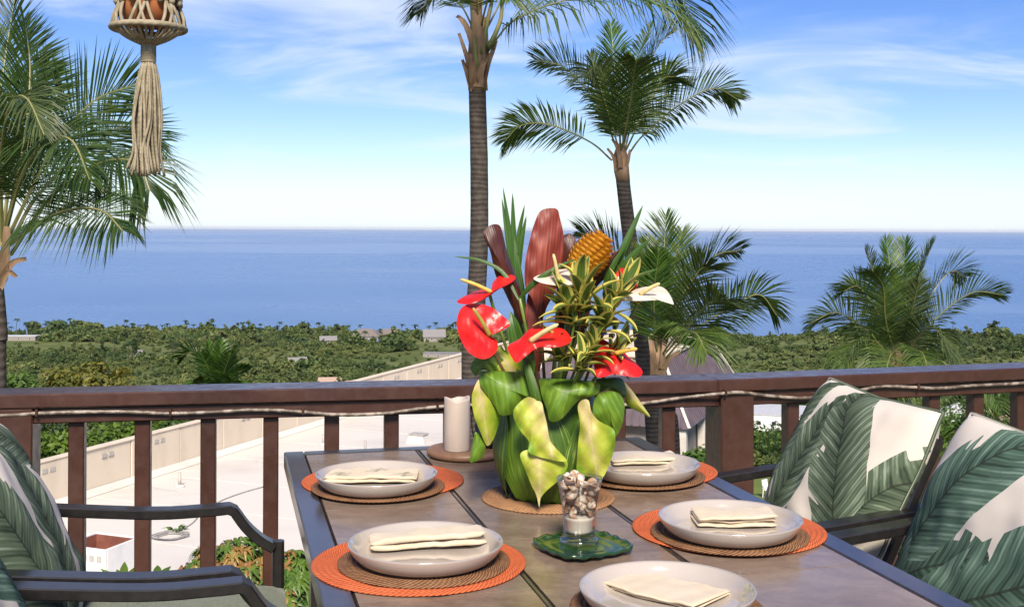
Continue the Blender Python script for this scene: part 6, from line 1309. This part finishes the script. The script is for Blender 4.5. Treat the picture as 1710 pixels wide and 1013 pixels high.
def pillow_mesh(name, w, h, th, mat, n=36, seed=0, pinch=.05, sag=.0):
    mb = MB(); vs, uv, fs = [], [], []
    for side in (1, -1):
        k0 = len(vs)
        for j in range(n+1):
            for i in range(n+1):
                a, b = 2*i/n-1, 2*j/n-1; e = max(0, (1-abs(a)**3.2)*(1-abs(b)**3.2))**.5
                x = a*w/2*(1-pinch*(1-b*b)*abs(a)**3*-1-pinch*(1-abs(b))*abs(a)); y = b*h/2*(1-pinch*(1-abs(a))*abs(b))
                wr = .016*mnoise.noise((a*1.6+seed, b*1.6, seed))+.008*mnoise.noise((a*2.2+seed, b*6.5, 8.0))*max(0, .2-b)+.006*mnoise.noise((a*5+seed, b*4, 3.0))+.004*math.sin((a*b)*9+seed)*abs(a*b)
                z = side*th/2*e*(1-.25*sag*b)+wr*(.3+.7*e)
                vs.append((x, y, z)); uv.append(((a+1)/2, (b+1)/2))
        for j in range(n):
            for i in range(n):
                q = (k0+j*(n+1)+i, k0+j*(n+1)+i+1, k0+(j+1)*(n+1)+i+1, k0+(j+1)*(n+1)+i); fs.append(q if side > 0 else tuple(reversed(q)))
    mb.add(vs, fs, uv); return mb.mesh(name, [mat], True), vs
C_A = cushion_mat('leaf_print_a', ((.06, .55, 76, 1.0, .24, 0), (.95, .55, 66, .9, .20, 0), (.30, .42, 80, 1.05, .30, 0), (.64, .62, 118, .95, .40, 0)))
C_B = cushion_mat('leaf_print_b', ((.55, .05, 60, .8, .36, 1), (.30, .30, 30, .75, .36, 1), (.80, .40, 35, 1.2, .44, 1), (.36, .74, 58, 1.2, .40, 1), (.05, .2, 100, .7, .3, 1)))
C_C = cushion_mat('leaf_print_c', ((.15, .45, 100, 1.1, .34, 0), (.85, .35, 60, 1.0, .32, 0), (.50, .55, 75, 1.2, .30, 0), (.70, .90, 130, .8, .28, 0)))
C_D = cushion_mat('leaf_print_d', ((.2, .6, 70, 1.1, .40, 1), (.75, .5, 110, 1.1, .42, 1), (.45, .2, 30, .8, .36, 1)))
def chair(label, v, t, flip, lean, plabel, pmat, seed, slabel, pofs=(0, 0, 0), proll=0.0):
    rz = TA+(PI if flip else 0); loc = P(v, t, .002); r = empty('patio_chair', loc, rz, label, 'chair', 'patio chairs around the table')
    for nm, me in CH: link(nm, me, None, r)
    M = Matrix.Translation(loc) @ Matrix.Rotation(rz, 4, 'Z')
    sm, _ = pillow_mesh('seat_cushion', .53, .50, .085, M_sage, 20, seed, .0)
    o = link('seat_cushion', sm, None, None, label=slabel, cat='cushion', group='sage seat cushions'); o.matrix_world = M @ Matrix.Translation((.035, 0, .459))
    pm, vs = pillow_mesh('leaf_pillow', .51, .50, .17, pmat, 40, seed, .05)
    lx = Matrix(((0, -math.sin(lean), math.cos(lean)), (1, 0, 0), (0, math.cos(lean), math.sin(lean)))).to_4x4()   # local x->chair y, y->up along the back, z->chair forward
    o = link('leaf_pillow', pm, None, None, label=plabel, cat='pillow', group='leaf print pillows'); o.matrix_world = M @ Matrix.Translation((-.215+pofs[0], pofs[1], .725+pofs[2])) @ lx @ Matrix.Rotation(proll, 4, 'Z')
    # piping round the seam
    n = 40; ring = [Vector(vs[i]) for i in range(n)]+[Vector(vs[j*(n+1)+n]) for j in range(n)]+[Vector(vs[n*(n+1)+n-i]) for i in range(n)]+[Vector(vs[(n-j)*(n+1)]) for j in range(n)]
    mb = MB(); mb.tube(ring+[ring[0]], .0042, 6, False); mb.build('piping', pmat, o, True)
    return r
chair('black metal patio chair at the far right of the table', .985, .485, True, .46, 'green leaf print pillow on the far right chair', C_A, 1, 'sage green seat cushion on the far right chair', (-.115, .0, -.035), -.03)
chair('black metal patio chair at the right edge of the picture', .985, 1.085, True, .46, 'teal leaf print pillow at the right edge on the near right chair', C_B, 2, 'sage green seat cushion on the near right chair', (-.115, .0, -.035), -.03)
chair('black metal patio chair at the far left with its arm curving down', -.31, .48, False, .46, 'leaf print pillow on the far left chair', C_C, 3, 'sage green seat cushion on the far left chair', (-.055, 0, -.045), 0)
chair('black metal patio chair at the bottom left corner', -.29, 1.08, False, .46, 'leaf print pillow in the bottom left corner on the near left chair', C_D, 4, 'sage green seat cushion on the near left chair', (-.055, 0, -.045), 0)

# ================================================================== MACRAME HANGER
g = G('cotton_cord'); u, v = g.uv(); tw_ = g.M('SINE', g.M('ADD', g.M('MULTIPLY', u, 12.6), g.M('MULTIPLY', v, 160.0)))
M_cord = g.bsdf(g.mix(g.rng(g.M('ADD', g.M('MULTIPLY', tw_, .10), g.noise(None, 60, 3)), .2, .9), (0.22, 0.185, 0.12), (0.40, 0.345, 0.245)), .95, g.bump(tw_, .15, .001), .1)
M_terra = rough_mat('terracotta', (0.36, 0.11, 0.035), (0.46, 0.17, 0.06), 8, .8, .2, .002)
YM = 2.4; mc = at(248, 52, YM); S = YM/FPX
def mz(py): return at(248, py, YM).z
mac = empty('macrame_hanger', (mc.x, mc.y, mz(298)), 0, 'cream macrame plant hanger with long tassel at the upper left', 'plant hanger')
MC = Vector((mc.x, mc.y, 0)); rR = 59*S
def ring_pts(r, z, n=48): return [MC+Vector((math.cos(a)*r, math.sin(a)*r, z)) for a in np.linspace(0, 2*PI, n+1)]
mb = MB(); mb.tube(ring_pts(rR, mz(48)), .0062, 10, False); kid(mb, 'ring', M_cord, mac, True)
# wrapped ring turns
for k in range(28):      # cords under the ring gathered to the neck
    a = 2*PI*k/28; mb = MB(); mb.tube(bez([MC+Vector((math.cos(a)*rR, math.sin(a)*rR, mz(46))), MC+Vector((math.cos(a)*rR*.6, math.sin(a)*rR*.6, mz(63))), MC+Vector((math.cos(a)*12*S, math.sin(a)*12*S, mz(74)))], 8), .0034, 6); kid(mb, 'gathered_cord', M_cord, mac, True)
for k in range(28):      # upright cords above the ring, slanting like a net
    a = 2*PI*k/28; sl_ = .22*(1 if k % 4 < 2 else -1); rt = 48*S; mb = MB()
    mb.tube(bez([MC+Vector((math.cos(a)*rR, math.sin(a)*rR, mz(48))), MC+Vector((math.cos(a+sl_*.5)*rR*.96, math.sin(a+sl_*.5)*rR*.96, mz(30))), MC+Vector((math.cos(a+sl_)*rt, math.sin(a+sl_)*rt, mz(8)))], 8), .0036, 6); kid(mb, 'net_cord', M_cord, mac, True)
for row, (py, r_) in enumerate(((6, 49), (-8, 50), (-22, 51), (-36, 52))):
    for k in range(14):
        for d in (-1, 1):
            a = 2*PI*(k+.5*(row % 2))/14; b = a+d*PI/14; z0, z1 = mz(py), mz(py-14); mb = MB()
            mb.tube(bez([MC+Vector((math.cos(a)*r_*S, math.sin(a)*r_*S, z0)), MC+Vector((math.cos((a+b)/2)*(r_+3)*S, math.sin((a+b)/2)*(r_+3)*S, (z0+z1)/2)), MC+Vector((math.cos(b)*(r_+1)*S, math.sin(b)*(r_+1)*S, z1))], 6), .0038, 6); kid(mb, 'net_cord', M_cord, mac, True)
        a = 2*PI*(k+.5*(row % 2))/14; mb = MB(); c_ = MC+Vector((math.cos(a)*(r_+1.5)*S, math.sin(a)*(r_+1.5)*S, mz(py)))
        mb.tube([c_+Vector((0, 0, -.007)), c_+Vector((0, 0, -.003)), c_+Vector((0, 0, .003)), c_+Vector((0, 0, .007))], [.004, .007, .007, .004], 7); kid(mb, 'knot', M_cord, mac, True)
zt_ = mz(-50); tops = []
for k in range(4):
    a = PI/4+k*PI/2; mb = MB(); mb.tube([MC+Vector((math.cos(a)*52*S, math.sin(a)*52*S, zt_)), MC+Vector((0, 0, 2.46))], .005, 6); kid(mb, 'support_cord', M_cord, mac, True)
mb = MB(); nt_ = 17
mb.tube([MC+Vector((math.cos(t)*11.5*S, math.sin(t)*11.5*S, mz(68+36*t/(2*PI*nt_)))) for t in np.linspace(0, 2*PI*nt_, nt_*16)], .0018, 5); mb.tube([MC+Vector((0, 0, mz(67))), MC+Vector((0, 0, mz(107)))], 11*S, 14); kid(mb, 'neck_wrap', M_cord, mac, True)
rs = random.Random(4)
for k in range(46):
    a = k*2.4; q = math.sqrt((k+.5)/46); r0, r1, r2 = 11*S*q, 25*S*q, (24+8*rs.random())*S*q; j = [rs.uniform(-.35, .35) for _ in range(3)]; ze = 285+13*rs.random()-4*q
    def cp2(aa, r, py): return MC+Vector((math.cos(aa)*r-(248-245)*S*0-.0+(-4*S*(py-107)/190), math.sin(aa)*r, mz(py)))
    mb = MB(); mb.tube(bez([cp2(a, r0, 106), cp2(a+j[0]*.4, (r0+r1)*.52, 140), cp2(a+j[1]*.7, r1, 200), cp2(a+j[2], r1*.92, 250), cp2(a+j[2]*1.3+.2, r2*1.05, ze)], 16), .0029, 6); kid(mb, 'tassel_strand', M_cord, mac, True)
mb = MB(); mb.lathe([(0, mz(44)), (.048, mz(44)), (.056, mz(10)), (.060, mz(-40)), (.062, mz(-44)), (.056, mz(-44)), (.05, mz(0)), (0, mz(30))], 32, MC); pr = empty('plant_pot', MC+Vector((0, 0, mz(44)))); tag(pr, 'terracotta pot inside the macrame hanger', 'pot'); kid(mb, 'pot_wall', M_terra, pr, True)
mb = MB(); mb.lathe([(0, mz(-34)), (.054, mz(-34)), (.05, mz(-30)), (0, mz(-30))], 24, MC); kid(mb, 'soil', M_bark, pr, True)
# slim eave beam that carries it, above the picture
er = empty('eave_beam', P(.3, .3, 0), 0, 'slim dark eave beam carrying the macrame hanger above the view', 'beam')
mb = MB(); mb.bar([MC-VV*1.2+Vector((0, 0, 2.51)), MC+VV*1.0+Vector((0, 0, 2.51))], .05, .10); kid(mb, 'beam', M_wood, er)
for e_ in (-1.15,):
    p = MC+VV*e_; mb = MB(); mb.box((p.x, p.y, 1.23), (.09, .09, 2.46), RZ, .004); kid(mb, 'post', M_wood, er)

# ================================================================== HAZE over the sea
g = G('sea_haze'); pv = g.n('ShaderNodeVolumePrincipled'); pv.inputs['Color'].default_value = (.9, .94, 1, 1); pv.inputs['Density'].default_value = 1.6e-5; g.nt.links.new(pv.outputs[0], g.out.inputs['Volume'])
mb = MB(); mb.box((0, 0, -35), (170000, 170000, 130)); mb.build('haze', g.m, None, kind='stuff', label='thin sea haze')
